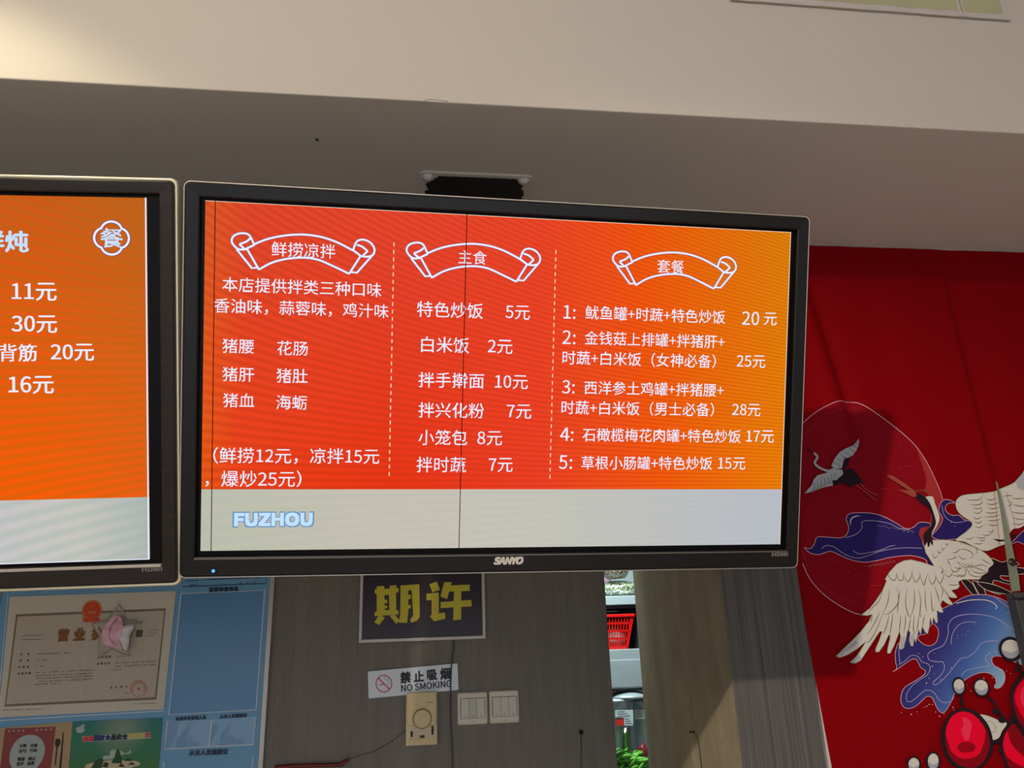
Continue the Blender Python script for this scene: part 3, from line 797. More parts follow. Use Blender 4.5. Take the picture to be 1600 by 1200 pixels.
# clear pocket films, slightly buckled
def film(name, px, Yy, nx, ny, amp, mat, parent, rnd):
    a, b, c, d = [P(x, y, Yy) for x, y in px]; v = []; f = []
    for j in range(ny + 1):
        for i in range(nx + 1):
            p = (a.lerp(b, i / nx)).lerp(d.lerp(c, i / nx), j / ny)
            e = math.sin(math.pi * i / nx) * math.sin(math.pi * j / ny)
            p.y -= e * (.0008 + amp * (.5 + .5 * math.sin(i * 1.9 + j * .8 + rnd))); v.append(p)
    for j in range(ny):
        for i in range(nx):
            k = j * (nx + 1) + i; f.append((k, k + 1, k + nx + 2, k + nx + 1))
    return mk(name, v, f, mat, parent, smooth=True)
film('pocket_film', FB([(82, 925), (338, 915), (323, 1072), (68, 1087)]), y1 - .0014, 10, 8, .004, 'film_clear', nb, 1.0)
film('pocket_film', FB([(342, 915), (595, 900), (581, 1060), (327, 1072)]), y1 - .0014, 10, 8, .004, 'film_clear', nb, 2.4)
wall_print('pocket_frame', px_ribbon([(12.5, 928), (-5, 1126)], 1.6) + px_ribbon([(-5, 1126), (256, 1110.5)], 1.6), y1 - .0008, 'print_white', nb)

# --- certificate
FL = fr((0, 900, 5.218)); yl = YB0 - .0022
lic = empty('certificate', P(128, 1114, YB0), 'large cream business certificate with a brown border in the notice board', 'certificate')
slab([(15.3, 932.6), (275, 923.4), (255.8, 1108), (-3, 1121)], yl, YB0 - .0004).obj('sheet', 'paper', lic)
wall_print('inner_field', flat(FL([(128, 316), (1355, 266), (1278, 1005), (32, 1066)])), yl - .0003, 'paper_inner', lic)
wall_print('printed_border', px_ribbon(FL([(138, 322), (1345, 273), (1268, 998), (44, 1056)]), 4.3, True), yl - .0006, 'border_brown', lic)
for ch, a, b in (('营', (476, 484), (558, 480)), ('业', (606, 478), (692, 474)), ('执', (752, 472), (838, 468)), ('照', (890, 466), (975, 462))):
    a, b = FL([a, b]); wall_text('title', ch, a, b, yl - .0008, 'ink_gold', lic, .022, sy=1.12)
FM = fr((0, 1000, 9.23)); FN = fr((130, 1010, 10.0))
rr = random.Random(11)
marks([((545, 200), (1095, 183)), ((545, 290), (715, 284)), ((525, 384), (632, 380)), ((515, 468), (1290, 436)), ((510, 515), (1290, 482)), ((505, 555), (1290, 522)), ((500, 600), (1250, 570)), ((495, 640), (915, 622))], FM, 2.4, rr, yl - .0006, 'ink_grey', lic, dens=.5)
marks([((0, 378), (175, 372)), ((0, 425), (165, 418)), ((0, 470), (165, 462)), ((0, 512), (160, 508)), ((500, 155), (770, 148)), ((495, 262), (1140, 228)), ((490, 315), (1140, 282)), ((490, 370), (620, 360)), ((635, 735), (735, 728))], FN, 2.4, rr, yl - .0006, 'ink_grey', lic, dens=.5)
marks([((180, 488), (368, 482)), ((180, 520), (360, 516)), ((1190, 445), (1290, 442)), ((1190, 468), (1285, 465)), ((1190, 490), (1260, 487)), ((22, 1093), (195, 1087)), ((212, 1088), (350, 1083)), ((1088, 1044), (1275, 1036))], FL, 1.6, rr, yl - .0006, 'ink_grey', lic, dens=.6)
for body, f, pts in (('名称', FM, [(306, 206), (412, 203)]), ('类型', FM, [(297, 297), (405, 292)]), ('经营者', FM, [(281, 390), (342, 388), (402, 386)]), ('经营范围', FM, [(272, 485), (322, 483), (374, 481), (426, 478)]),
                     ('登记机关', FN, [(437, 642), (515, 637), (595, 632), (677, 628)]), ('经营场所', FN, [(232, 272), (290, 268), (346, 266), (400, 263)]), ('注册日期', FN, [(245, 172), (300, 169), (360, 165), (415, 161)])):
    for ch, p in zip(body, pts):
        (cx, cy), = f([p]); wall_text('field_name', ch, (cx - 1.8, cy), (cx + 1.8, cy), yl - .0007, 'ink_grey', lic, .01)
wall_print('fold_line', px_ribbon(FL([(762, 150), (720, 420), (690, 700), (655, 1010), (650, 1090)]), .9), yl - .0005, 'paper', lic)
# national emblem reduced to a red disc, gold rim and ribbon foot
cx, cy = FL([(750, 280)])[0]
wall_print('emblem', flat(FL([(668, 290), (675, 250), (700, 215), (740, 198), (785, 200), (818, 225), (832, 262), (828, 305), (808, 335), (812, 360), (790, 376), (690, 378), (672, 372), (676, 335), (668, 315)])), yl - .0008, 'emblem_gold', lic)
wall_print('emblem', flat(ellipse(cx, cy - .6, 13.2, 12.6)), yl - .0011, 'emblem_red', lic)
wall_print('emblem', flat(FL([(686, 345), (812, 340), (806, 360), (786, 370), (700, 372), (684, 362)])), yl - .0010, 'emblem_red', lic)
st = []
for sx, sy, r in ((-1, -6, 2.6), (-7, -1, 1), (-4.5, -4.8, 1), (3, -5.5, 1), (5.8, -1.8, 1)):
    q = [(cx + sx + (r if k % 2 == 0 else r * .42) * math.sin(k * math.pi / 5), cy + sy - (r if k % 2 == 0 else r * .42) * math.cos(k * math.pi / 5)) for k in range(10)]
    st += flat(q)
st += flat([(cx - 8, cy + 4.5), (cx - 6, cy + 1.5), (cx + 6, cy + 1), (cx + 8, cy + 4), (cx + 5, cy + 5.5), (cx - 5, cy + 5.8)])
o = wall_print('emblem_stars', st, yl - .0013, 'emblem_gold', lic); o['kind'] = 'stuff'
cx, cy = FN([(866, 660)])[0]
wall_print('stamp', ribbon(ellipse(cx, cy, 12.6, 12.4), .9, True), yl - .0008, 'stamp_red', lic)
st = []
for k in range(15):
    a = math.pi * (0.86 + 1.28 * k / 14) ; x, y = cx + 9.6 * math.cos(a), cy + 9.6 * math.sin(a)
    c_, s_ = math.cos(a), math.sin(a)
    st += [[(x - 1.5 * c_ - .55 * -s_, y - 1.5 * s_ - .55 * c_), (x + 1.5 * c_ - .55 * -s_, y + 1.5 * s_ - .55 * c_), (x + 1.5 * c_ + .55 * -s_, y + 1.5 * s_ + .55 * c_), (x - 1.5 * c_ + .55 * -s_, y - 1.5 * s_ + .55 * c_)]]
st += flat([(cx + (3.4 if k % 2 == 0 else 1.5) * math.sin(k * math.pi / 5), cy - (3.4 if k % 2 == 0 else 1.5) * math.cos(k * math.pi / 5)) for k in range(10)])
o = wall_print('stamp_marks', st, yl - .0009, 'stamp_red', lic); o['kind'] = 'stuff'
wall_print('grey_patch', flat(FL([(1112, 440), (1166, 437), (1160, 496), (1105, 499)])), yl - .0006, 'ink_grey', lic)

# --- two posters below
FD = fr((0, 1080, 5.714)); FE = fr((0, 1120, 13.333)); FG = fr((100, 1110, 9.412))
yp = YB0 - .0018
po = empty('poster', P(55, 1230, YB0), 'tan and red dining manners poster with a pale round plate', 'poster')
slab([(-12, 1138.5), (113.5, 1127.3), (104.5, 1235), (-30, 1245)], yp, YB0 - .0003).obj('sheet', 'poster_tan', po)
wall_print('red_field', flat(FE([(108, 245), (1162, 205), (1010, 1500), (-60, 1530)])), yp - .0003, 'poster_red', po)
pl_ = crom(FE([(640, 375), (760, 395), (860, 470), (920, 580), (935, 700), (900, 850), (830, 980), (740, 1090), (600, 1180), (420, 1190), (280, 1110), (205, 960), (200, 820), (230, 680), (300, 550), (400, 450), (520, 390)]), 4, True)
wall_print('plate_picture', flat(pl_), yp - .0006, 'plate_grey', po)
for body, a, b in (('公筷', (412, 606), (552, 600)), ('光盘', (636, 598), (776, 592)), ('公勺', (392, 712), (545, 706)), ('行动', (624, 702), (770, 694)), ('餐前', (366, 884), (516, 878)), ('制止', (592, 876), (742, 868)), ('洗手', (345, 984), (495, 978)), ('浪费', (570, 974), (716, 966))):
    a, b = FE([a, b]); wall_text('slogan', body, a, b, yp - .0009, 'ink_black', po, .016)
for i in range(4):
    for x0, y0 in ((190, 298), (765, 274)):
        x, y = FE([(x0 + i * 98, y0 - i * 4)])[0]
        wall_print('dot', flat(ellipse(x, y, 1.5, 1.6, n=8)), yp - .0006, 'plate_grey', po)
wall_print('spoon_picture', flat(crom(FE([(1205, 452), (1250, 475), (1262, 530), (1245, 590), (1205, 640), (1190, 760), (1160, 1000), (1138, 1002), (1155, 800), (1172, 650), (1148, 590), (1148, 520), (1165, 470)]), 3, True)), yp - .0004, 'spoon_brown', po)
wall_print('chopstick_picture', flat(FE([(1308, 330), (1332, 322), (1255, 1400), (1195, 1400)])), yp - .0004, 'spoon_brown', po)

def poster_green():
    m, nt, b = new_mat('poster_gradient')
    b.inputs['Roughness'].default_value = .5
    tc = nt.nodes.new('ShaderNodeTexCoord'); sp = nt.nodes.new('ShaderNodeSeparateXYZ'); nt.links.new(tc.outputs['Object'], sp.inputs[0])
    mr = nt.nodes.new('ShaderNodeMapRange'); mr.inputs[1].default_value = -.18 + .15; mr.inputs[2].default_value = .15
    mr.inputs[1].default_value = 0.02; mr.inputs[2].default_value = 0.20
    nt.links.new(sp.outputs['Z'], mr.inputs[0])
    r = nt.nodes.new('ShaderNodeValToRGB'); e = r.color_ramp.elements
    e[0].position = 0; e[0].color = rgb(56, 118, 44); e[1].position = 1; e[1].color = rgb(0, 106, 140)
    q = e.new(.55); q.color = rgb(30, 122, 96)
    nt.links.new(mr.outputs[0], r.inputs[0])
    # pale printed sunburst behind the title
    vm = nt.nodes.new('ShaderNodeVectorMath'); vm.operation = 'DISTANCE'; vm.inputs[1].default_value = (0.0, -.003, .135)
    nt.links.new(tc.outputs['Object'], vm.inputs[0])
    m2 = nt.nodes.new('ShaderNodeMapRange'); m2.inputs[1].default_value = 0.0; m2.inputs[2].default_value = .075; m2.inputs[3].default_value = .75; m2.inputs[4].default_value = 0
    nt.links.new(vm.outputs['Value'], m2.inputs[0])
    mx = nt.nodes.new('ShaderNodeMixRGB'); nt.links.new(m2.outputs[0], mx.inputs[0]); nt.links.new(r.outputs[0], mx.inputs[1]); mx.inputs[2].default_value = rgb(150, 160, 140)
    nt.links.new(mx.outputs[0], b.inputs['Base Color'])
poster_green()
pg_ = empty('poster', P(180, 1232, YB0), 'green and blue poster with a small island picture and a colourful title', 'poster')
slab([(114.2, 1127.5), (254.2, 1121.3), (245.5, 1232), (104.5, 1238)], yp, YB0 - .0003).obj('sheet', 'poster_gradient', pg_)
ttl = '创建国家食品安全示范城市'; tm = ['ink_red'] * 2 + ['ink_blue'] * 3 + ['ink_black'] * 3 + ['ink_yellow'] * 3 + ['ink_red']
bd = FG([(270, 378), (1272, 318), (1276, 410), (272, 468)])
wall_print('title_band', flat([bd[0], bd[1], bd[2], bd[3]]), yp - .0003, 'cloud_pale', pg_)
for i, ch in enumerate(ttl):
    t0 = (i + .06) / 12; t1 = (i + .94) / 12
    a = (270 + 1002 * t0, 420 - 58 * t0); b = (270 + 1002 * t1, 420 - 58 * t1); a, b = FG([a, b])
    wall_text('title', ch, a, b, yp - .0007, tm[i], pg_, .022)
wall_print('bird_mark', flat(crom(FG([(185, 300), (175, 260), (215, 245), (290, 200), (305, 215), (290, 265), (310, 285), (270, 325), (200, 330)]), 2, True)), yp - .0003, 'cloud_pale', pg_)
wall_print('cloud_picture', flat(crom(FG([(565, 690), (600, 665), (670, 660), (680, 600), (730, 575), (800, 590), (860, 600), (880, 625), (940, 620), (970, 585), (990, 620), (950, 640), (860, 650), (800, 700), (640, 725), (570, 720)]), 3, True)), yp - .0004, 'cloud_pale', pg_)
wall_print('island_picture', flat(crom(FG([(310, 820), (360, 785), (480, 760), (650, 735), (850, 735), (1060, 745), (1120, 775), (1100, 810), (1000, 840), (900, 960), (400, 960), (320, 860)]), 3, True)), yp - .0006, 'island_sand', pg_)
for pts, mt in (([(690, 775), (740, 690), (770, 590), (795, 562), (825, 620), (850, 720), (850, 780)], 'island_green'), ([(400, 850), (440, 770), (520, 700), (570, 705), (580, 770), (550, 850)], 'island_green'),
                ([(880, 745), (920, 705), (970, 710), (1000, 745)], 'island_green'), ([(560, 830), (600, 760), (660, 770), (640, 840)], 'island_dark'), ([(800, 830), (840, 770), (900, 830)], 'island_dark'), ([(930, 800), (1000, 760), (1050, 800)], 'island_dark')):
    wall_print('hill_picture', flat(FG(pts)), yp - .0008, mt, pg_)

# --- clear plastic star with pink filling
def star():
    FS = fr((120, 920, 10.0)); Y0 = YB0 - .016
    tips = [(665, 232), (1015, 522), (818, 1048), (345, 1062), (232, 545)]
    inn = [(775, 470), (858, 745), (560, 935), (352, 745), (485, 480)]
    pts = []
    for i in range(5):
        t, n, pv = Vector(tips[i]), Vector(inn[i]), Vector(inn[i - 1])
        for u in (.92, .55, .22): pts.append(t.lerp(pv, u) + (t.lerp(pv, u) - Vector((600, 690))) * (.05 * math.sin(math.pi * u)))
        pts.append(t.lerp(pv, .06)); pts.append(t); pts.append(t.lerp(n, .06))
        for u in (.22, .55, .92): pts.append(t.lerp(n, u) + (t.lerp(n, u) - Vector((600, 690))) * (.05 * math.sin(math.pi * u)))
    r = empty('star_ornament', P(180, 1020, Y0), 'clear plastic star with pink filling hanging over the cream certificate', 'ornament')
    W3 = [P(*FS([(p.x, p.y)])[0], Y0) for p in pts]; c = P(*FS([(600, 690)])[0], Y0)
    def ring(k, dy): return [c + (p - c) * k + Vector((0, dy, 0)) for p in W3]
    prof = [(1.0, 0), (.97, .0030), (.88, .0065), (.70, .0100), (.45, .0125), (.2, .0135)]
    g = G().loft([ring(k, -d) for k, d in prof]); g.f.append(tuple(range(len(g.v) - len(W3), len(g.v))))
    g.obj('front_shell', 'shell_clear', r, smooth=True)
    g = G().loft([ring(k, d * .8) for k, d in prof]); g.f.append(tuple(range(len(g.v) - len(W3), len(g.v))))
    g.obj('back_shell', 'shell_clear', r, smooth=True)
    G().tube(W3 + [W3[0]], .0007, 6).obj('seam', 'film_bag', r, smooth=True)
    def sheet(px, dy, amp, mat, name, seed):
        q = crom(FS(px), 3, True); tri = flat(q)
        def t3(x, y):
            p = P(x, y, Y0 + dy); p.y += amp * math.sin(x * .35 + seed) + amp * .6 * math.sin(y * .4 + seed * 2); return p
        return polys_obj(name, tri, t3, mat, r, maxlen=3.0)
    sheet([(660, 420), (560, 440), (470, 540), (400, 660), (395, 790), (440, 870), (540, 900), (600, 930), (680, 950), (560, 860), (500, 730), (520, 600), (600, 480)], -.004, .0012, 'pink_ribbon', 'pink_ribbon', 0)
    sheet([(660, 430), (580, 530), (520, 640), (520, 760), (580, 880), (700, 960), (680, 860), (650, 760), (700, 700), (720, 600), (700, 480)], -.001, .002, 'pink_ribbon', 'pink_ribbon', 2)
    sheet([(720, 590), (860, 560), (880, 600), (830, 720), (820, 850), (780, 960), (720, 930), (680, 820), (650, 740), (700, 690)], -.003, .003, 'white_tissue', 'white_tissue', 4)
    for px, ang in (((668, 205), 0), ((1015, 522), 1)):
        x, y = FS([px])[0]; cc = P(x, y, Y0)
        G().tube([cc + Vector((.0028 * math.cos(a), 0, .0028 * math.sin(a))) for a in [2 * math.pi * k / 12 for k in range(13)]], .0006, 6).obj('hanging_loop', 'film_bag', r, smooth=True)
star()

# --- framed two-character sign
FP = fr((540, 890, 5.7125)); ys = YW - .018
sg = empty('framed_sign', P(660, 1002, YW), 'dark maroon framed sign with two bold yellow characters below the wide television', 'sign')
ql = P(563.5, 1006, ys); qr = P(758, 994, ys); zb_ = (ql.z + qr.z) / 2; x0, x1 = P(561.3, 960, ys).x, P(758.4, 960, ys).x; z1 = zb_ + .34; z0 = zb_ - .002
G().box((x0 + .003, YW - .014, z0 + .003), (x1 - .003, YW, z1 - .003), .0005).obj('panel', 'sign_brown', sg)
fw = .0085
for a, b in (((x0, z0), (x1, z0 + fw)), ((x0, z1 - fw), (x1, z1)), ((x0, z0 + fw), (x0 + fw, z1 - fw)), ((x1 - fw, z0 + fw), (x1, z1 - fw))):
    G().box((a[0], ys, a[1]), (b[0], YW, b[1]), .0015).obj('frame_bar', 'sign_frame', sg)
yc_ = YW - .0146
qi = [
    [(260, 176), (472, 165), (474, 202), (262, 216)], [(278, 150), (344, 146), (346, 172), (278, 176)], [(395, 143), (452, 139), (454, 168), (396, 170)], [(278, 200), (345, 198), (352, 400), (278, 405)],
    [(386, 195), (450, 190), (453, 395), (390, 398)], [(340, 200), (392, 198), (392, 226), (340, 228)], [(345, 270), (372, 268), (372, 300), (345, 302)], [(345, 322), (372, 320), (372, 346), (345, 348)],
    [(345, 362), (392, 360), (392, 392), (345, 394)], [(258, 378), (472, 362), (474, 400), (258, 416)], [(300, 405), (352, 428), (300, 494), (254, 470)], [(392, 412), (440, 402), (478, 448), (455, 486)],
    [(490, 142), (560, 138), (560, 372), (548, 476), (472, 472), (488, 400)], [(490, 142), (658, 130), (658, 182), (490, 188)], [(586, 160), (658, 150), (662, 420), (640, 455), (585, 474), (576, 446), (604, 408)],
    [(555, 228), (582, 226), (582, 262), (555, 266)], [(555, 226), (570, 225), (570, 264), (555, 266)], [(555, 318), (582, 316), (582, 346), (555, 348)]]
xu = [
    [(748, 130), (815, 106), (842, 180), (775, 204)], [(722, 215), (830, 204), (832, 270), (722, 274)], [(768, 262), (832, 262), (832, 385), (768, 405)], [(755, 420), (768, 395), (832, 390), (885, 382), (891, 438), (790, 462)],
    [(880, 112), (948, 112), (905, 264), (846, 240)], [(930, 142), (1108, 134), (1108, 190), (920, 196)], [(968, 185), (1032, 185), (1032, 446), (960, 453)], [(850, 290), (1122, 270), (1126, 328), (848, 344)]]
def thick(name, polys, mat, parent, Yf, th):
    g = G()
    for i, q in enumerate(polys):
        w = [P(x, y, Yf) - Vector((0, i * .00006, 0)) for x, y in q]; g.prism(w, (0, th, 0))
    return g.obj(name, mat, parent)
thick('character', [FP(q) for q in qi], 'sign_yellow', sg, yc_, .0006)
thick('character', [FP(q) for q in xu], 'sign_yellow', sg, yc_, .0006)

# --- no smoking sign, tilted
yn = YW - .004
def rr_poly(c4, r, n=4):
    out = []
    for i in range(4):
        p, a, b = Vector(c4[i]), Vector(c4[i - 1]), Vector(c4[(i + 1) % 4])
        da, db = (a - p).normalized() * r, (b - p).normalized() * r
        for k in range(n + 1):
            t = k / n; out.append(tuple((p + da) * (1 - t) ** 2 + p * 2 * t * (1 - t) + (p + db) * t * t))
    return out
ns = empty('no_smoking_sign', P(645, 1064, YW), 'white no smoking sign tilted on the dark wall above the thermostat', 'sign')
slab(rr_poly([(574.7, 1049.3), (714.7, 1036.5), (716.5, 1077.9), (576, 1091.5)], 2.2), yn - .002, YW).obj('plate', 'sign_white', ns)
for ch, a, b in (('禁', (492, 966), (577, 959)), ('止', (612, 955), (695, 949)), ('吸', (730, 944), (813, 937)), ('烟', (848, 932), (932, 925))):
    a, b = FP([a, b]); wall_text('lettering', ch, a, b, yn - .0026, 'ink_black', ns, .016, sy=1.05)
a, b = FP([(498, 1060), (940, 1016)]); wall_text('lettering', 'NO SMOKING', a, b, yn - .0026, 'ink_black', ns, .010)
(cx, cy), = FP([(342, 1018)])
wall_print('ban_symbol', ribbon(ellipse(cx, cy, 12.2, 13.1, n=36), 1.6, True) + ribbon(FP([(290, 966), (395, 1072)]), 1.9), yn - .0027, 'smoke_red', ns)
wall_print('cigarette', flat(FP([(298, 1024), (352, 1019), (352, 1027), (298, 1033)])) + flat(FP([(372, 1018), (388, 1017), (388, 1024), (372, 1025)])), yn - .0024, 'smoke_red', ns)
wall_print('smoke_picture', ribbon(crom(FP([(388, 1012), (384, 990), (362, 985), (344, 972), (352, 960), (370, 968), (384, 985)]), 4), .5), yn - .0024, 'ink_grey', ns)

# --- thermostat
FT = fr((600, 1070, 10.91)); yt = YW - .030
th = empty('thermostat', P(661, 1160, YW), 'yellowed beige wall thermostat with a round dial under the no smoking sign', 'thermostat')
def quad_box(px, Yf, Yb, mat, name, bev=.0012):
    return up_box(FT(px), Yf, Yb, bev).obj(name, mat, th)
quad_box([(380, 150), (905, 120), (908, 1010), (390, 1045)], YW - .022, YW, 'beige_pale', 'base')
quad_box([(405, 150), (885, 120), (885, 670), (410, 700)], YW - .029, YW - .021, 'beige_plastic', 'cover', .002)
quad_box([(425, 940), (890, 910), (895, 990), (430, 1015)], YW - .0235, YW - .021, 'beige_plastic', 'lower_lip', .0006)
(cx, cy), = FT([(650, 575)]); c = P(cx, cy, YW - .026); k = (P(cx + 14.2, cy, YW - .026) - c).length
G().lathe(c, (0, -1, 0), [(k * 1.14, -.004), (k * 1.14, .003), (k * 1.04, .0042), (k * 1.0, .0025)], 40).obj('dial_collar', 'beige_plastic', th, smooth=False)
G().lathe(c, (0, -1, 0), [(k * 1.0, .002), (k * 1.0, .0046), (k * .955, .0046)], 40).obj('dial_groove', 'slot_dark', th)
G().lathe(c, (0, -1, 0), [(k * .95, .002), (k * .95, .0100), (k * .90, .0115)], 40).obj('dial', 'beige_plastic', th, smooth=False)
dm = []
for i in range(14):
    a = math.radians(-70 + i * 17); x, z = c.x + k * .72 * math.cos(-a), c.z + k * .72 * math.sin(-a)
    dm.append([(x - .0008, z - .0012), (x + .0008, z - .0012), (x + .0008, z + .0012), (x - .0008, z + .0012)])
o = polys_obj('dial_marks', dm, lambda u, v: (u, c.y - .0117, v), 'beige_pale', th); o['kind'] = 'stuff'
for px, nm in (([(452, 795), (488, 793), (490, 890), (452, 893)], 'switch_slot'), ([(808, 700), (845, 698), (846, 850), (810, 853)], 'switch_slot'), ([(612, 862), (692, 858), (692, 905), (612, 908)], 'window')):
    up_box(FT(px), YW - .0226, YW - .0215, .0002).obj(nm, 'slot_dark', th)
for px in ([(455, 800), (487, 798), (487, 848), (455, 850)], [(812, 748), (843, 746), (843, 790), (812, 792)]):
    up_box(FT(px), YW - .0250, YW - .022, .0005).obj('slider', 'bug_black', th)
wall_print('small_mark', flat(FT([(722, 298), (848, 292), (848, 300), (722, 306)])), YW - .0293, 'slot_dark', th)

# --- light switches
FW = fr((520, 880, 3.75))
def switch(px, inner, label):
    q = [P(x, y, YW - .008) for x, y in FW(px)]; x0 = (q[0].x + q[3].x) / 2; x1 = (q[1].x + q[2].x) / 2; z1 = (q[0].z + q[1].z) / 2; z0 = (q[2].z + q[3].z) / 2
    r = empty('light_switch', ((x0 + x1) / 2, YW, z0), label, 'switch', 'three-rocker switches below the framed sign')
    L = lambda d, y: rrect(x0 + d, x1 - d, z0 + d, z1 - d, .005, y)
    G().loft([L(0, YW), L(0, YW - .004), L(.0015, YW - .0072), L(.004, YW - .0085)], cap1=True).obj('plate', 'switch_cream', r)
    i = [P(x, y, YW - .009) for x, y in FW(inner)]; a0 = (i[0].x + i[3].x) / 2; a1 = (i[1].x + i[2].x) / 2; c1 = (i[0].z + i[1].z) / 2; c0 = (i[2].z + i[3].z) / 2
    G().box((a0 - .0012, YW - .0090, c0 - .0012), (a1 + .0012, YW - .0080, c1 + .0012), .0003).obj('recess', 'slot_dark', r)
    for k in range(3):
        b0 = a0 + (a1 - a0) * k / 3 + .0004; b1 = a0 + (a1 - a0) * (k + 1) / 3 - .0004
        tilt = .0022 if k != 1 else .0006
        v = [(b0, YW - .0088, c0), (b1, YW - .0088, c0), (b1, YW - .0088, c1), (b0, YW - .0088, c1), (b0, YW - .0110 - tilt, c0), (b1, YW - .0110 - tilt, c0), (b1, YW - .0110, c1), (b0, YW - .0110, c1)]
        rk = mk('rocker', v, [(4, 5, 6, 7), (0, 4, 7, 3), (1, 2, 6, 5), (0, 1, 5, 4), (3, 7, 6, 2)], 'switch_mid' if (k == 1 and 'near' in label) else 'switch_rocker', r)
        m = (b0 + b1) / 2; G().box((m - .003, YW - .0112 - tilt, c0 + .004), (m + .003, YW - .0108 - tilt, c0 + .0052)).obj('mark_line', 'slot_dark', rk)
    m = (x0 + x1) / 2; G().box((m - .005, YW - .0088, z0 + .007), (m + .005, YW - .0083, z0 + .0078)).obj('logo_line', 'slot_dark', r)
switch([(728, 760), (905, 750), (910, 942), (732, 952)], [(750, 795), (890, 790), (890, 903), (750, 912)], 'cream three-rocker light switch nearer the hanging cable')
switch([(915, 750), (1090, 740), (1095, 933), (920, 943)], [(935, 785), (1075, 782), (1078, 893), (937, 900)], 'cream three-rocker light switch farther from the cable, by the bare wall')

# --- cable, thread, red hook, nails
cab = crom([(709.5, 985), (709, 1010), (706.5, 1030), (704.8, 1050), (704, 1093), (704.5, 1130), (706.5, 1165), (708, 1230)], 6)
tag(G().tube([P(x, y, YW - .0105) for x, y in cab], .0019, 8).obj('cable', 'cable_grey', smooth=True), 'thin dark cable hanging down over the no smoking sign', 'cable')
thr = crom([(634, 1141), (612, 1158), (584, 1174), (565, 1179), (547.5, 1186)], 5)
tag(G().tube([P(x, y, YW - .0012) for x, y in thr], .0006, 5).obj('thread', 'thread_dark', smooth=True), 'fine dark thread running from the thermostat to the red hanger', 'thread')
hk = empty('hanger', P(505, 1200, YW), 'dark red plastic hanger arm with a looped tip low on the wall', 'hanger')
hp = [(430, 1199), (470, 1196.5), (510, 1195.5), (532, 1194.5), (538, 1190), (543.5, 1187.5)]
G().tube([P(x, y, YW - .008) for x, y in crom(hp, 4)], [.0050] * 16 + [.0045, .0042, .0036, .0030, .0026], 10).obj('arm', 'hook_red', hk, smooth=True)
c = P(543.6, 1187.6, YW - .008)
G().tube([c + Vector((.0036 * math.cos(a), 0, .0036 * math.sin(a))) for a in [2 * math.pi * k / 14 for k in range(15)]], .0013, 6).obj('tip_loop', 'hook_red', hk, smooth=True)
c = P(907.5, 1144, YW); g = G().lathe(c, (0, -1, 0), [(.0035, -.001), (.0030, .004), (.0062, .0055), (.0055, .0075)], 12)
nl = empty('wall_hook', c, 'small black hook with a string on the dark wall right of the switches', 'hook')
g.obj('hook_head', 'bug_black', nl, smooth=True)
G().tube([P(x, y, YW - .003) for x, y in crom([(907.5, 1146), (908.5, 1165), (908, 1190), (908, 1230)], 4)], .0008, 5).obj('string', 'thread_dark', nl, smooth=True)
def PX(x, y):
    d = ray(x, y); d = d * (XP / d.x); return Vector((d.x, d.y, d.z + CAMZ))
cre = crom([(1026, 905), (1034, 950), (1048, 1010), (1064, 1075), (1069, 1115), (1080, 1165), (1092, 1230)], 6)
v = []; f = []
for i, (x, y) in enumerate(cre):
    p = PX(x, y); t = math.sin(math.pi * min(1, (i + 1) / 8) / 2)
    for k, (dy, h) in enumerate(((-.040, 0), (-.014, .0030), (0, .0048), (.010, .0022), (.018, 0))):
        v.append((XP - .0003 - h * t, p.y + dy, p.z))
for i in range(len(cre) - 1):
    for k in range(4): b = i * 5 + k; f.append((b, b + 1, b + 6, b + 5))
o = mk('paper_crease', v, f, 'pillar_side', pil, world=False, smooth=True)
c = PX(1085.5, 1143.5)
nl = empty('wall_hook', c, 'bent nail with a loose wire on the brown side of the pillar', 'hook')
G().lathe(c, (-1, 0, 0), [(.0016, -.001), (.0016, .010), (.0030, .011), (.0026, .0125)], 10).obj('nail', 'slot_dark', nl, smooth=True)
G().tube([PX(x, y) + Vector((-.003, 0, 0)) for x, y in crom([(1085, 1144), (1090, 1149), (1094, 1165), (1098, 1200), (1100, 1230)], 4)], .0007, 5).obj('wire', 'thread_dark', nl, smooth=True)

# ------------------------------------------------------------------ printed curtain
cz0, cz1 = .75, ZS - .004
def cxz(x, y): p = P(x, y, YC); return Vector((p.x, p.z))
F1A, F1B = cxz(1262, 425), cxz(1342, 668)
F2A, F2B = cxz(1478, 440), cxz(1534, 672)
F3A, F3B = cxz(1345, 400), cxz(1400, 640)
def seg(p, a, b):
    d = b - a; t = (p - a).dot(d) / d.dot(d); n = Vector((-d.y, d.x)).normalized(); return t, (p - a).dot(n)
def cdisp(x, z):
    p = Vector((x, z)); y = .0035 * math.sin(x * 11 + z * 1.7 + .6) + .002 * math.sin(x * 27 - z * 4)
    t, d = seg(p, F1A, F1B); w = math.exp(-max(0, abs(t - .45) - .45) ** 2 * 18)
    y += w * (.016 * math.exp(-(d / .022) ** 2) - .010 * math.exp(-((d + .035) / .03) ** 2))
    t, d = seg(p, F2A, F2B); w = math.exp(-max(0, abs(t - .5) - .6) ** 2 * 14)
    y += w * .011 * (1 / (1 + math.exp(-d / .003)) - .5) * math.exp(-(d / .09) ** 2)
    t, d = seg(p, F3A, F3B); y += .003 * math.exp(-(d / .03) ** 2) * math.exp(-(t - .5) ** 2 * 4)
    top = max(0, (z - (cz1 - .18)) / .18); y += .0025 * top * math.sin(x * 70)
    return YC + y * min(1, .15 + (cz1 - z) * 6 if z > cz1 - .14 else 1)
def cloth3(layer):
    def f(x, y):
        q = cxz(x, y); return Vector((q.x, cdisp(q.x, q.y) - .0010 - .00022 * layer, q.y))
    return f
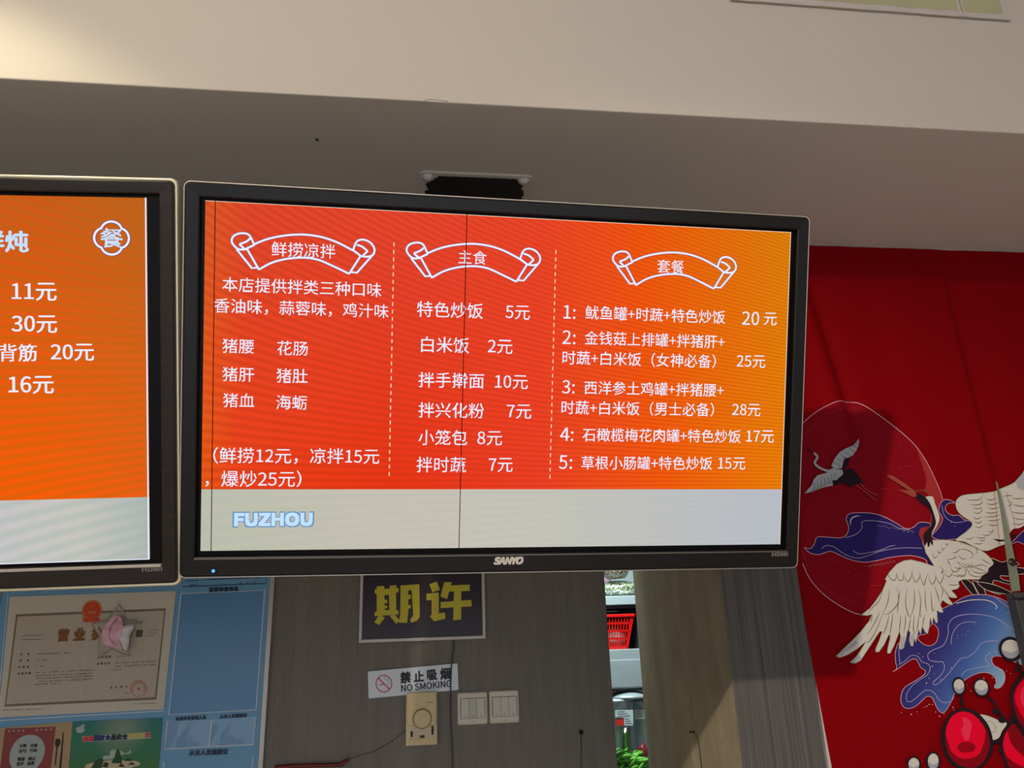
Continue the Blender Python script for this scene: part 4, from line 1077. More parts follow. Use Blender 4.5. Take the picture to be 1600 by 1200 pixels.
cur = empty('curtain', (1.25, YC, cz0), 'red cloth curtain printed with white cranes, blue waves and red berries, right of the pillar', 'curtain')
nx, nz = 170, 260; v = []; f = []
for j in range(nz + 1):
    z = cz0 + (cz1 - cz0) * j / nz
    xa = XPR + .0025 + .020 * max(0, (1.60 - z) / .4) ** 1.3 + .0015 * math.sin(z * 9); xb = 1.93
    for i in range(nx + 1):
        x = xa + (xb - xa) * i / nx; v.append((x, cdisp(x, z), z))
for j in range(nz):
    for i in range(nx):
        k = j * (nx + 1) + i; f.append((k, k + 1, k + nx + 2, k + nx + 1))
mk('cloth', v, f, 'curtain_cloth', cur, smooth=True)
LAY = [0]
def pr(name, polys, mat, colf=None, kind=None):
    LAY[0] += .3; polys = [q for q in polys]
    o = polys_obj(name, polys, cloth3(LAY[0]), mat, cur, maxlen=9, colf=colf)
    for p_ in o.data.polygons: p_.use_smooth = True
    if kind: o['kind'] = kind
    return o
A_ = fr((1230, 600, 4.0)); B_ = fr((1230, 880, 3.751)); C_ = fr((1440, 700, 4.2857)); D_ = fr((1400, 800, 4.0)); E__ = fr((1380, 1000, 6.0))
def clip_left(pts, m=0): return [(max(x, 1240 + max(0, (y - 880)) * .141 + 2 + m), y) for x, y in pts]
def line(pts, w, mat, name='print_line', smooth=True, closed=False, taper=False):
    q = crom(pts, 5, closed) if smooth else pts
    return pr(name, ribbon(q, w, closed, taper), mat)
moon_r = A_([(240, 140), (330, 108), (420, 105), (480, 130), (560, 185), (650, 255), (730, 325), (800, 400), (860, 490), (910, 590), (945, 670), (975, 770), (985, 900), (960, 1050), (900, 1200)])
moon_b = B_([(560, 330), (450, 304), (380, 286), (300, 245), (220, 190), (160, 130), (118, 68), (90, 0)])
moon = crom(moon_r + moon_b + A_([(85, 1050), (80, 700), (88, 330), (92, 250), (160, 190)]), 5, True)
moon = clip_left(moon, 3)
pr('moon_print', flat(moon), 'print_moon')
pr('moon_edge_print', flat(crom(A_([(800, 402), (858, 490), (908, 590), (943, 670), (972, 770), (940, 930), (900, 960), (880, 900), (890, 760), (850, 690), (860, 600), (830, 500)]), 4, True)), 'print_moon_edge')
line(clip_left(A_([(92, 250), (160, 190), (240, 140), (330, 108), (420, 105), (480, 130), (560, 185), (650, 255), (730, 325), (800, 400), (860, 490), (910, 590), (945, 670), (962, 725)])), 1.0, 'print_pink')
line(B_([(90, 0), (118, 68), (160, 130), (220, 190), (300, 245), (380, 286), (450, 304), (490, 299)]), 1.1, 'print_pink')
line(B_([(150, 70), (200, 130), (290, 190), (400, 232)]), .6, 'print_moon_edge')
for q in ([(245, 195), (290, 172), (330, 160)], [(362, 158), (400, 152), (445, 157)], [(92, 335), (125, 300), (165, 262)], [(88, 1030), (110, 1090), (130, 1150)], [(120, 935), (130, 975), (150, 1000)]):
    line(A_(q), .7, 'print_moon_edge')
# left wave
LW = crom(A_([(105, 1022), (140, 1030), (168, 1002), (180, 965), (200, 955), (260, 958), (330, 962), (372, 942), (386, 895), (370, 845), (388, 812), (450, 803), (540, 808), (610, 830), (680, 870), (740, 906), (785, 895), (812, 870), (850, 866), (888, 880), (862, 925), (838, 960), (848, 1020), (872, 1060), (905, 1140), (872, 1138), (858, 1100), (800, 1078), (740, 1073), (640, 1085), (560, 1104), (480, 1113), (400, 1098), (340, 1075), (270, 1046), (200, 1066), (145, 1058)]), 4, True)
pr('wave_print', flat(LW), 'print_indigo'); line(LW, 1.0, 'print_pink', smooth=False, closed=True)
pr('wave_gap_print', flat(crom(A_([(816, 935), (825, 905), (850, 895), (880, 898), (885, 915), (850, 945), (836, 975), (822, 960)]), 3, True)), 'print_moon_edge')
for q, w in (([(215, 1030), (240, 1010), (290, 1018), (350, 1058), (420, 1085), (480, 1082), (580, 1046), (660, 1030), (740, 1024), (835, 1028)], .8), ([(365, 960), (430, 940), (470, 900), (470, 865), (500, 853), (560, 855), (640, 872), (700, 903), (760, 912)], .8),
             ([(412, 1038), (450, 1060), (520, 1052), (590, 1036), (640, 1015), (675, 1008)], .8)):
    line(A_(q), w, 'print_line')
line(A_([(400, 885), (396, 860), (410, 835), (435, 825), (460, 823)]), 1.9, 'print_cream', taper=True)
# right wave behind the neck
RW = crom(A_([(893, 955), (920, 920), (948, 880), (960, 840), (938, 800), (944, 755), (970, 727), (1005, 728), (1038, 746), (1000, 748), (976, 775), (988, 805), (1025, 824), (1062, 822), (1100, 850), (1140, 862), (1150, 885), (1120, 915), (1070, 962), (1000, 975), (940, 975)]), 4, True)
pr('wave_print', flat(RW), 'print_indigo'); line(RW, .9, 'print_pink', smooth=False, closed=True)
line(A_([(955, 760), (965, 810), (990, 845), (1040, 868), (1112, 858)]), .7, 'print_line')
RW2 = crom(D_([(705, 205), (730, 175), (800, 110), (900, 60), (960, 140), (900, 220), (800, 207), (750, 188)]), 4, True)
pr('wave_print', flat(RW2), 'print_indigo'); line(RW2, .8, 'print_pink', smooth=False, closed=True)
# tail
TF = [[(560, 300), (595, 292), (650, 315), (700, 303), (760, 328), (700, 345), (780, 352), (840, 380), (740, 392), (690, 402), (640, 400), (660, 425), (720, 440), (690, 452), (600, 428), (610, 480), (645, 516), (585, 500), (540, 470), (500, 430), (520, 400), (560, 370)],
      [(400, 430), (430, 423), (470, 450), (492, 490), (535, 562), (500, 545), (455, 500)], [(470, 430), (530, 462), (562, 540), (600, 635), (607, 688), (585, 645), (550, 585), (505, 505)], [(500, 440), (600, 455), (700, 500), (742, 530), (660, 512), (560, 490)]]
for q in TF:
    c = crom(D_(q), 3, True); pr('tail_print', flat(c), 'print_black'); line(c, .8, 'print_cream', smooth=False, closed=True)
# big blue swirl
sw = D_([(33, 800), (60, 700), (200, 640), (330, 582), (380, 552), (430, 528), (480, 518), (550, 518), (610, 532), (660, 552), (735, 608), (770, 760), (800, 860), (860, 980), (800, 968)]) + \
     E__([(1310, 245), (1220, 210), (1150, 180), (1090, 155), (1040, 150), (1008, 168), (1008, 205), (1030, 240), (1070, 262), (1110, 292), (1125, 340), (1115, 400), (1082, 445), (1045, 452), (1030, 435), (1047, 400), (1040, 360), (1000, 320), (940, 304), (870, 315), (800, 345), (740, 387), (700, 430), (665, 490), (640, 545), (608, 615), (570, 670), (535, 680), (500, 642), (475, 590), (450, 540), (412, 527), (380, 548), (330, 600), (280, 634), (230, 642), (188, 620), (168, 560), (180, 490), (210, 440), (270, 400), (335, 358), (382, 320), (385, 282), (350, 262), (330, 220), (308, 183), (275, 178), (230, 205), (150, 265), (95, 298), (132, 268), (120, 200), (118, 120), (140, 40)])
sw = crom(sw, 3, True)
def dye(x, y):
    t = max(0, min(1, ((x - 1410) * .85 + (y - 930) * .42) / 195))
    k = [(0, (40, 32, 100)), (.4, (44, 42, 118)), (.7, (70, 108, 176)), (1, (150, 188, 208))]
    for (a, ca), (b, cb) in zip(k, k[1:]):
        if t <= b:
            u = (t - a) / (b - a); return rgb(*[ca[i] + (cb[i] - ca[i]) * u for i in range(3)])
    return rgb(*k[-1][1])
pr('swirl_print', flat(sw), 'print_wave', colf=dye); line(sw, 1.0, 'print_pink', smooth=False, closed=True)
hole = crom(D_([(215, 700), (245, 718), (258, 755), (243, 812), (210, 835), (170, 828), (135, 795), (140, 770), (180, 760)]), 3, True)
pr('swirl_gap_print', flat(hole), 'print_red'); line(hole, .9, 'print_pink', smooth=False, closed=True)
for q in ([(750, 745), (700, 725), (640, 680), (590, 655), (500, 640), (420, 642), (350, 662), (318, 705), (316, 760), (290, 830), (230, 860), (195, 885), (200, 922), (240, 935), (285, 938), (294, 980), (270, 1022), (230, 1060), (232, 1080), (262, 1068), (320, 1010), (392, 920), (440, 907), (490, 870), (520, 825), (570, 806), (625, 805)],
          [(335, 825), (342, 765), (378, 710), (430, 688), (490, 688)]):
    line(D_(q), .9, 'print_line')
for q in ([(150, 232), (200, 200), (262, 145), (320, 155), (358, 205), (412, 225), (432, 270), (400, 330), (330, 380), (270, 430), (225, 500), (220, 560), (248, 580), (300, 550), (375, 480), (430, 472), (475, 500), (512, 560), (570, 587), (630, 568), (652, 530)],
          [(720, 335), (760, 290), (850, 262), (985, 245)], [(985, 238), (945, 180), (960, 140), (1000, 112), (1060, 108)], [(150, 30), (150, 120), (160, 225)]):
    line(E__(q), .8, 'print_line')
line(D_([(365, 572), (450, 552), (540, 550), (590, 565), (618, 592), (612, 608)]), 1.3, 'print_cream', taper=False)
line(D_([(675, 635), (700, 618), (690, 600), (640, 560), (600, 525)]), .9, 'print_pink')
# large crane: wing, body and lower wing
wing = crom(C_([(213, 380), (225, 345), (262, 320), (330, 310), (410, 303), (480, 292), (530, 270), (600, 240), (650, 200), (690, 140), (760, 60), (810, 100), (800, 320), (770, 470), (686, 515), (640, 540), (600, 545), (570, 585), (555, 640), (500, 662), (425, 692), (350, 672), (280, 632), (215, 622), (240, 595), (290, 560), (325, 522), (318, 495), (270, 465), (230, 430)]), 3, True)
pr('crane_wing_print', flat(wing), 'print_bird'); line(wing, .7, 'print_gold', smooth=False, closed=True)
body = A_([(845, 1020), (860, 990), (893, 978), (960, 975), (1050, 985), (1130, 1005), (1200, 1040), (1232, 1062), (1265, 1095), (1278, 1120)]) + \
    B_([(1195, 10), (1170, 32), (1165, 55), (1132, 75), (1118, 96), (1060, 97), (1015, 98), (992, 110), (1000, 135), (988, 152), (950, 160), (978, 188), (985, 205), (960, 205), (930, 200), (955, 232), (957, 248), (928, 240), (898, 218), (888, 245), (905, 288), (885, 290), (868, 278), (872, 350), (860, 350), (848, 318), (840, 362), (830, 320), (825, 375), (816, 415), (800, 402), (785, 372), (776, 420), (765, 392), (750, 468), (742, 440), (735, 486), (722, 485), (712, 452), (718, 405), (704, 392), (695, 445), (682, 498), (665, 508), (655, 495), (664, 430), (658, 402), (630, 480), (606, 530), (588, 528), (590, 500), (606, 430), (598, 420), (570, 480), (540, 521), (519, 520), (520, 500), (542, 450), (558, 400), (545, 400), (512, 450), (470, 512), (430, 570), (395, 588), (364, 582), (400, 550), (430, 508), (460, 460), (410, 502), (350, 537), (300, 555), (280, 545), (320, 505), (370, 460), (430, 400), (480, 340), (498, 300), (470, 308), (430, 304), (485, 265), (520, 220), (560, 160), (584, 100), (572, 97), (600, 50), (640, 5), (680, -15), (720, -20), (780, -5), (850, 20)]) + A_([(905, 1140), (880, 1100), (852, 1055)])
pr('crane_body_print', flat(body), 'print_bird'); line(body, .8, 'print_gold', smooth=False, closed=True)
# grey tips and golden feather lines
for q in ([(278, 545), (330, 500), (400, 450), (412, 470), (340, 520), (300, 553)], [(365, 580), (420, 530), (436, 560), (395, 586)], [(662, 505), (668, 430), (690, 430), (684, 495)], [(712, 440), (745, 400), (742, 440), (728, 482)]):
    pr('feather_tip_print', flat(B_(q)), 'print_bird_grey')
pr('feather_tip_print', flat(C_([(620, 225), (690, 150), (760, 70), (800, 110), (790, 330), (700, 300), (640, 270)])), 'print_bird_grey')
fl = []
def stroke(f, q, w=.8): fl.extend(ribbon(crom(f(q), 4), w * 1.55, False, True))
for q in ([(590, 50), (600, 85), (630, 100), (640, 60)], [(640, 60), (650, 95), (672, 100), (680, 55)], [(675, 60), (700, 110), (720, 80), (725, 45)], [(725, 50), (740, 110), (765, 90), (770, 55)], [(765, 60), (790, 130), (800, 100), (812, 60)], [(812, 65), (835, 125), (855, 100), (858, 70)], [(855, 70), (880, 120), (900, 90), (905, 60)],
          [(560, 160), (540, 220), (500, 262), (470, 300)], [(600, 150), (590, 230), (560, 300)], [(640, 140), (650, 230), (600, 290), (560, 300)], [(660, 150), (650, 230), (645, 300)], [(700, 140), (690, 230), (710, 312), (730, 290)], [(735, 150), (740, 230), (725, 300)], [(760, 150), (775, 220), (770, 310), (785, 300)], [(800, 150), (800, 230), (810, 290)],
          [(830, 160), (835, 220), (842, 280), (858, 260)], [(850, 130), (870, 190), (885, 240)], [(880, 120), (900, 160), (890, 210)], [(900, 140), (930, 190), (950, 200)], [(560, 300), (520, 400), (480, 460), (460, 460)], [(600, 300), (580, 380), (560, 420)], [(665, 300), (660, 360), (655, 410)], [(720, 310), (712, 370), (705, 410)], [(765, 310), (760, 360), (750, 410)],
          [(545, 280), (520, 340), (470, 420)], [(620, 290), (612, 360), (600, 440)], [(800, 300), (790, 340), (785, 380)], [(500, 300), (490, 350)], [(690, 300), (690, 350), (680, 420)], [(740, 300), (735, 380), (742, 420)],
          [(880, 20), (900, 40), (890, 60), (920, 40)], [(905, 60), (930, 80), (950, 70), (960, 40)], [(940, 20), (960, 50), (990, 45), (1000, 15)], [(980, 60), (1010, 80), (1035, 65), (1030, 30)], [(1000, 10), (1040, 30), (1060, 10)], [(1060, 30), (1090, 55), (1130, 60), (1165, 52)], [(1040, 0), (1080, 20), (1130, 10), (1160, 25)], [(1050, 60), (1090, 80), (1130, 75)]):
    stroke(B_, q)
for q in ([(895, 1060), (905, 1090), (930, 1075)], [(925, 1040), (935, 1062), (950, 1045)], [(950, 1020), (960, 1040), (972, 1020)], [(975, 995), (985, 1012), (992, 995)]): stroke(A_, q, .8)
for q in ([(290, 350), (330, 352), (375, 348), (405, 310)], [(310, 378), (350, 386), (392, 372), (388, 350)], [(330, 400), (365, 410), (392, 395)], [(330, 430), (360, 442), (388, 425), (390, 400)], [(330, 465), (360, 478), (392, 460)], [(340, 495), (370, 505), (395, 490)], [(345, 530), (380, 535), (400, 515)], [(280, 605), (310, 612), (340, 595)], [(350, 600), (400, 605), (415, 595)], [(370, 615), (400, 625), (412, 610)], [(340, 640), (375, 645), (400, 635)],
          [(415, 345), (450, 352), (490, 340)], [(420, 375), (460, 382), (500, 368)], [(430, 405), (470, 410), (510, 398)], [(415, 432), (455, 440), (500, 430)], [(410, 465), (470, 462), (510, 450)], [(425, 485), (470, 490), (520, 478)], [(430, 515), (470, 522), (500, 515)], [(430, 560), (460, 565), (465, 545)], [(390, 580), (430, 588), (460, 570)], [(535, 330), (570, 320), (600, 325)], [(560, 395), (590, 380), (575, 350)], [(590, 340), (640, 342), (686, 335)], [(600, 380), (650, 392), (700, 390)], [(590, 430), (640, 440), (700, 438)], [(600, 470), (640, 480), (690, 478)], [(590, 510), (640, 515), (680, 500)],
          [(150, 750), (185, 745), (215, 735), (200, 720)], [(190, 705), (220, 700), (240, 680)], [(240, 640), (300, 650), (350, 670), (362, 700), (340, 715)], [(225, 690), (270, 680), (320, 700), (330, 730), (300, 740)], [(230, 720), (260, 745), (290, 740)], [(250, 770), (290, 790), (328, 800), (320, 770)], [(220, 765), (250, 780)], [(200, 800), (240, 810), (262, 800)], [(265, 815), (300, 825), (310, 850)], [(190, 850), (230, 860), (270, 850)], [(165, 915), (200, 920), (240, 915)], [(330, 800), (370, 810), (420, 832)], [(385, 740), (420, 765), (455, 778)], [(160, 745), (165, 770), (185, 790)]):
    stroke(C_, q)
pr('feather_lines_print', fl, 'print_gold', kind='stuff')
for q in ([(470, 295), (482, 400), (495, 520), (508, 650)], [(560, 300), (580, 400), (600, 470), (612, 540)]): line(C_(q), .6, 'print_leg')
for q in ([(465, 610), (530, 618), (560, 600), (552, 625), (500, 630)], [(590, 585), (627, 568), (610, 600), (590, 605)]): pr('feather_tip_print', flat(C_(q)), 'print_black')
# neck, head and beak
pr('crane_neck_print', flat(crom(A_([(838, 716), (890, 707), (907, 750), (926, 800), (936, 845), (924, 885), (902, 922), (888, 945), (878, 930), (900, 890), (905, 850), (892, 800), (868, 750)]), 3, True)), 'print_bird')
pr('crane_neck_print', flat(crom(A_([(790, 698), (820, 690), (842, 706), (862, 728), (885, 770), (905, 830), (914, 872), (902, 905), (890, 930), (886, 962), (897, 995), (890, 1012), (880, 988), (874, 1018), (864, 1017), (860, 990), (850, 1006), (840, 980), (838, 945), (856, 920), (880, 893), (892, 858), (884, 810), (850, 762), (808, 735)]), 2, True)), 'print_black')
line(A_([(782, 680), (810, 669), (850, 674), (880, 705)]), .9, 'print_gold')
pr('crown_print', flat(crom(A_([(792, 682), (815, 673), (850, 678), (872, 702), (840, 706), (815, 690)]), 3, True)), 'print_moon')
pr('eye_print', flat(ellipse(1230 + 828 / 4, 600 + 716 / 4, 2.2, 2.4, n=10)), 'print_black')
for q in ([(618, 571), (650, 577), (720, 625), (785, 678), (790, 704), (740, 660), (640, 592)], [(688, 665), (745, 672), (792, 690), (790, 708), (770, 708), (740, 690)]):
    pr('beak_print', flat(A_(q)), 'print_leg'); line(A_(q), .8, 'print_gold', smooth=False, closed=True)
# small crane
for q in ([(270, 515), (290, 470), (320, 430), (360, 405), (400, 390), (440, 352), (453, 337), (450, 372), (430, 412), (400, 450), (358, 472), (342, 528), (300, 532)], [(290, 532), (232, 560), (185, 572), (162, 598), (150, 632), (104, 686), (150, 676), (210, 652), (280, 636), (300, 602), (350, 562), (345, 540)]):
    pr('small_crane_print', flat(A_(q)), 'print_bird_grey')
for q in ([(350, 468), (386, 462), (372, 510), (350, 532), (400, 530), (442, 572), (474, 626), (420, 626), (396, 645), (340, 618), (282, 640), (276, 606), (312, 602), (346, 562), (336, 528)],):
    pr('small_crane_print', flat(A_(q)), 'print_black')
line(A_([(160, 432), (184, 458), (168, 495), (196, 525), (250, 545), (292, 530)]), 3.4, 'print_bird_grey', taper=False)
line(A_([(108, 398), (135, 415), (168, 444)]), 1.6, 'print_black', taper=True)
for q in ([(425, 628), (480, 672), (555, 728)], [(452, 622), (500, 668), (562, 696)]): line(A_(q), 1.6, 'print_leg')
sc_ = []
for i in range(7):
    t = i / 6; a = Vector((300 + 130 * t, 500 - 130 * t)); sc_ += ribbon(A_([tuple(a), (a.x + 18, a.y + 8), (a.x + 26, a.y + 26)]), .6, False)
    a2 = a + Vector((-14, -14)); sc_ += ribbon(A_([tuple(a2), (a2.x + 14, a2.y + 20)]), .45, False)
    b = Vector((290 - 130 * t, 560 + 60 * t)); sc_ += ribbon(A_([(b.x - 10, b.y + 40), (b.x - 20, b.y + 66)]), .5, False); sc_ += ribbon(A_([tuple(b), (b.x + 6, b.y + 24), (b.x - 6, b.y + 50)]), .6, False)
pr('small_crane_lines_print', sc_, 'print_black', kind='stuff')
# berries
pr('petal_print', flat(crom(E__([(862, 703), (920, 698), (990, 718), (1060, 748), (1137, 778), (1095, 850), (1070, 910), (1010, 937), (985, 880), (930, 790)]), 3, True)), 'print_bird')
line(E__([(940, 770), (990, 760), (1030, 800), (1035, 850), (1000, 865)]), .7, 'print_gold')
def berry(outer, inner, hi, lo, base='print_crimson'):
    pr('berry_print', flat(crom(E__(outer), 4, True)), 'print_black')
    pr('berry_print', flat(crom(E__(inner), 4, True)), 'print_moon')
    if hi: pr('berry_print', flat(crom(E__(hi), 4, True)), base)
berry([(1320, 270), (1235, 350), (1180, 440), (1163, 540), (1178, 660), (1215, 760), (1290, 870), (1400, 960), (1500, 900), (1500, 300)], [(1330, 300), (1262, 370), (1205, 460), (1190, 560), (1205, 650), (1240, 745), (1310, 845), (1400, 930), (1480, 880), (1480, 320)], [(1330, 330), (1270, 380), (1215, 470), (1205, 550), (1235, 640), (1300, 760), (1400, 860), (1470, 800), (1470, 350)], None)
pr('berry_print', flat(crom(E__([(1285, 430), (1262, 470), (1255, 560), (1290, 640), (1330, 640), (1350, 440)]), 4, True)), 'print_crimson_hi')
berry([(1190, 760), (1120, 820), (1090, 900), (1078, 990), (1095, 1090), (1140, 1200), (1180, 1270), (1400, 1270), (1400, 1010), (1300, 900)], [(1200, 785), (1140, 840), (1112, 910), (1102, 990), (1118, 1080), (1160, 1180), (1200, 1250), (1380, 1250), (1380, 1020), (1290, 920)], [(1140, 850), (1110, 920), (1105, 990), (1130, 1070), (1200, 1140), (1300, 1190), (1380, 1200), (1380, 1150), (1290, 1090), (1200, 1000), (1160, 930)], None)
berry([(740, 632), (640, 668), (560, 760), (528, 870), (535, 1000), (580, 1110), (650, 1180), (740, 1225), (860, 1215), (950, 1140), (1000, 1050), (1012, 950), (980, 820), (920, 730), (850, 668)],
      [(735, 666), (650, 690), (592, 760), (566, 860), (572, 990), (612, 1095), (690, 1165), (800, 1195), (890, 1170), (955, 1085), (982, 960), (955, 850), (900, 765), (820, 690)],
      [(735, 668), (650, 695), (596, 760), (568, 860), (590, 950), (620, 1040), (690, 1095), (760, 1112), (850, 1090), (900, 1040), (930, 950), (940, 850), (895, 765), (820, 695)], None)
pr('berry_print', flat(crom(E__([(720, 725), (780, 738), (815, 800), (800, 850), (788, 925), (745, 935), (725, 880), (710, 840), (735, 790)]), 4, True)), 'print_crimson_hi')
pr('berry_print', flat(ellipse(1380 + 762 / 6, 1000 + 1002 / 6, 14.5, 8.5)), 'print_crimson_lo')
for q, w in (([(708, 512), (715, 560), (725, 600), (742, 645)], 3.4), ([(955, 528), (1010, 580), (1050, 650), (1090, 710), (1150, 775)], 3.8), ([(1222, 198), (1238, 260), (1262, 320)], 3.4), ([(1000, 955), (1040, 948), (1085, 935)], 6), ([(1180, 700), (1175, 740), (1190, 770)], 5), ([(1150, 780), (1180, 760), (1200, 740)], 5)):
    line(E__(q), w, 'print_black', 'stem_print', taper=False)
for x, y, a, b in ((1030, 668, 5.6, 4.4), (1088, 745, 6, 5), (708, 575, 2.8, 4.6), (1225, 272, 5, 4), (1075, 1035, 3, 3.4)):
    pr('leaf_print', flat(ellipse(1380 + x / 6, 1000 + y / 6, a, b, .3, 14)), 'print_black')
for x, y, ro, ri, rot in ((1160, 85, (17.5, 19.5), (13.4, 14.8), -.35), (686, 432, (10.4, 14.6), (8.2, 11.4), -.15), (895, 444, (12.4, 15), (10, 12), -.35), (275, 1165, (10.6, 13.6), (8.2, 10.4), 0), (450, 1135, (11, 16), (8.2, 12.6), 0)):
    cx, cy = 1380 + x / 6, 1000 + y / 6
    pr('white_berry_print', flat(ellipse(cx, cy, *ro, rot)), 'print_black'); pr('white_berry_print', flat(ellipse(cx, cy, *ri, rot)), 'print_grey')
    q = [p for p in ellipse(cx, cy - ri[1] * .12, ri[0] * .98, ri[1] * .86, rot, 28)]
    q = [(px, min(py, cy + ri[1] * (.42 - .9 * abs(px - cx) / ri[0] * .45))) for px, py in q]
    pr('white_berry_print', flat(q), 'print_bird')
dots = []; rd = random.Random(9)
for x, y in ((313, 127), (350, 158), (455, 123), (437, 247), (454, 315), (408, 358), (385, 403), (575, 320), (613, 260), (516, 372), (760, 418), (796, 478), (917, 360), (995, 352), (1026, 378), (1157, 313), (1122, 288), (303, 672), (160, 680), (250, 695), (470, 672), (505, 712), (545, 688), (628, 630), (636, 652), (368, 628), (390, 618), (410, 602), (437, 602), (350, 1135)):
    r_ = rd.uniform(.45, 1.0); dots += flat(ellipse(1380 + x / 6, 1000 + y / 6, r_, r_ * 1.1, n=7))
for x, y in ((432, 745), (420, 768), (366, 772), (368, 790), (395, 768), (470, 700), (322, 70), (345, 95), (35, 125), (60, 130), (85, 135), (660, 170)):
    dots += flat(ellipse(1400 + x / 4, 800 + y / 4, .55, .55, n=7))
for i in range(26):
    x = 560 + i * 8.5; y = 885 + 45 * (i / 26) + 4 * math.sin(i); dots += flat(ellipse(1230 + x / 4, 600 + y / 4, .4, .4, n=6))
    x = 500 + i * 6.5; y = 1140 - 30 * (i / 26) + 6 * math.sin(i * 2); dots += flat(ellipse(1230 + x / 4, 600 + y / 4, .4, .4, n=6))
pr('dots_print', dots, 'print_cream', kind='stuff')
dsh = []
for x, y, l in ((445, 281, 38), (412, 345, 30), (400, 517, 40), (590, 281, 30), (545, 333, 30), (470, 172, 26), (650, 302, 20), (690, 400, 16), (690, 532, 26), (745, 520, 60), (595, 655, 50), (500, 1140, 50), (530, 535, 18), (590, 435, 24), (172, 330, 8), (320, 1108, 60), (375, 1172, 26)):
    dsh += ribbon(A_([(x - l / 2, y), (x + l / 2, y + 2)]), .55)
for x, y, l in ((510, 130, 64), (415, 180, 30), (350, 48, 24), (470, 18, 50), (348, 124, 14), (400, 72, 26)): dsh += ribbon(B_([(x - l / 2, y), (x + l / 2, y + 1)]), .8)
pr('dashes_print', dsh, 'print_moon_edge', kind='stuff')

# --- metal strip and dark post standing close in front of the curtain
YS_ = YC - .045
ms = empty('metal_strip', P(1590, 925, YS_), 'pointed grey-green metal strip with a dark screw in front of the curtain', 'metal strip')
slab(C_([(499, 222), (508, 232), (530, 320), (560, 450), (605, 650), (650, 860), (662, 955), (605, 962), (592, 860), (572, 720), (552, 560), (532, 420), (512, 290)]), YS_, YS_ + .0025).obj('blade', 'strip_metal', ms)
c = P(1440 + 606 / 4.2857, 700 + 765 / 4.2857, YS_); g = G().lathe(c, (0, -1, 0), [(.0085, -.001), (.0085, .0015), (.0070, .0030), (.0045, .0048), (.0015, .0052)], 18); g.obj('screw', 'screw_dark', ms, smooth=True)
dp = empty('post', P(1592, 1090, YS_), 'dark grey upright post below the metal strip at the curtain', 'post')
q = [P(1582, 926, YS_), P(1606, 926, YS_)]
G().box((q[0].x, YS_ - .004, .2), (q[1].x, YS_ + .022, q[0].z), .003).obj('upright', 'post_dark', dp)
G().tube([P(1583, 933, YS_ - .006), P(1592, 936, YS_ - .007), P(1604, 934, YS_ - .006)], .0022, 8).obj('band', 'bug_black', dp, smooth=True)
G().box((q[0].x - .12, YS_ - .10, .0), (q[1].x + .12, YS_ + .04, .20), .01).obj('foot', 'post_dark', dp)

# ------------------------------------------------------------------ kitchen seen through the gap
YK = 2.92
def K(x, y, Y=YK): return P(x, y, Y)
zs1 = K(965, 931).z; zs1b = K(965, 945).z; zs2 = K(970, 1014.5).z
kx0, kx1 = K(900, 1000).x, K(1075, 1000).x
rk = empty('storage_rack', ((kx0 + kx1) / 2, YK + .15, 0), 'grey steel storage rack in the kitchen seen through the gap beside the pillar', 'rack')
G().box((kx0, YK, zs1b), (kx1, YK + .34, zs1), .002).obj('shelf', 'steel', rk)
G().box((kx0 + .01, YK + .012, zs1b - .012), (kx1 - .01, YK + .33, zs1b), .001).obj('shelf_underside', 'steel_shaded', rk)  # underside of the shelf, its shade put into the darker colour
zs3 = K(975, 1076).z; zct = K(985, 1215).z
for x in (kx0 + .012, kx1 - .012):
    for y in (YK + .015, YK + .325): G().tube([(x, y, 0), (x, y, zs1 + .28)], .012, 12).obj('leg', 'steel', rk, smooth=True)
G().box((kx0, YK - .06, zct - .03), (kx1, YK + .34, zct), .002).obj('shelf', 'steel', rk)
# steel cabinet on which the basket stands
cb = empty('steel_cabinet', ((kx0 + kx1) / 2, YK, zs3), 'plain grey steel cabinet under the red basket', 'cabinet')
G().box((kx0 + .03, YK, zs3), (kx1 - .03, YK + .30, zs2), .003).obj('body', 'steel', cb)
G().box((kx0 + .05, YK - .004, zs3 + .004), (kx1 - .05, YK + .001, K(975, 1031).z), .002).obj('door', 'steel', cb)
G().box((kx0 + .03, YK + .004, zs3 - .008), (kx1 - .03, YK + .29, zs3), .001).obj('cabinet_underside', 'steel_shaded', cb)  # underside of the cabinet, shade given by darker steel
G().box((kx0 + .02, YK + .31, zs2), (kx1 - .02, YK + .33, zs1b - .013), .001).obj('shade_back', 'steel_shaded', rk)  # dark sheet added for the shade behind the basket
G().box((K(1001, 1000).x, YK + .03, zs2 + .001), (K(1001, 1000).x + .012, YK + .30, zs1b - .013), .001).obj('shade_side', 'steel_shaded', rk)  # dark sheet added for the shade right of the basket
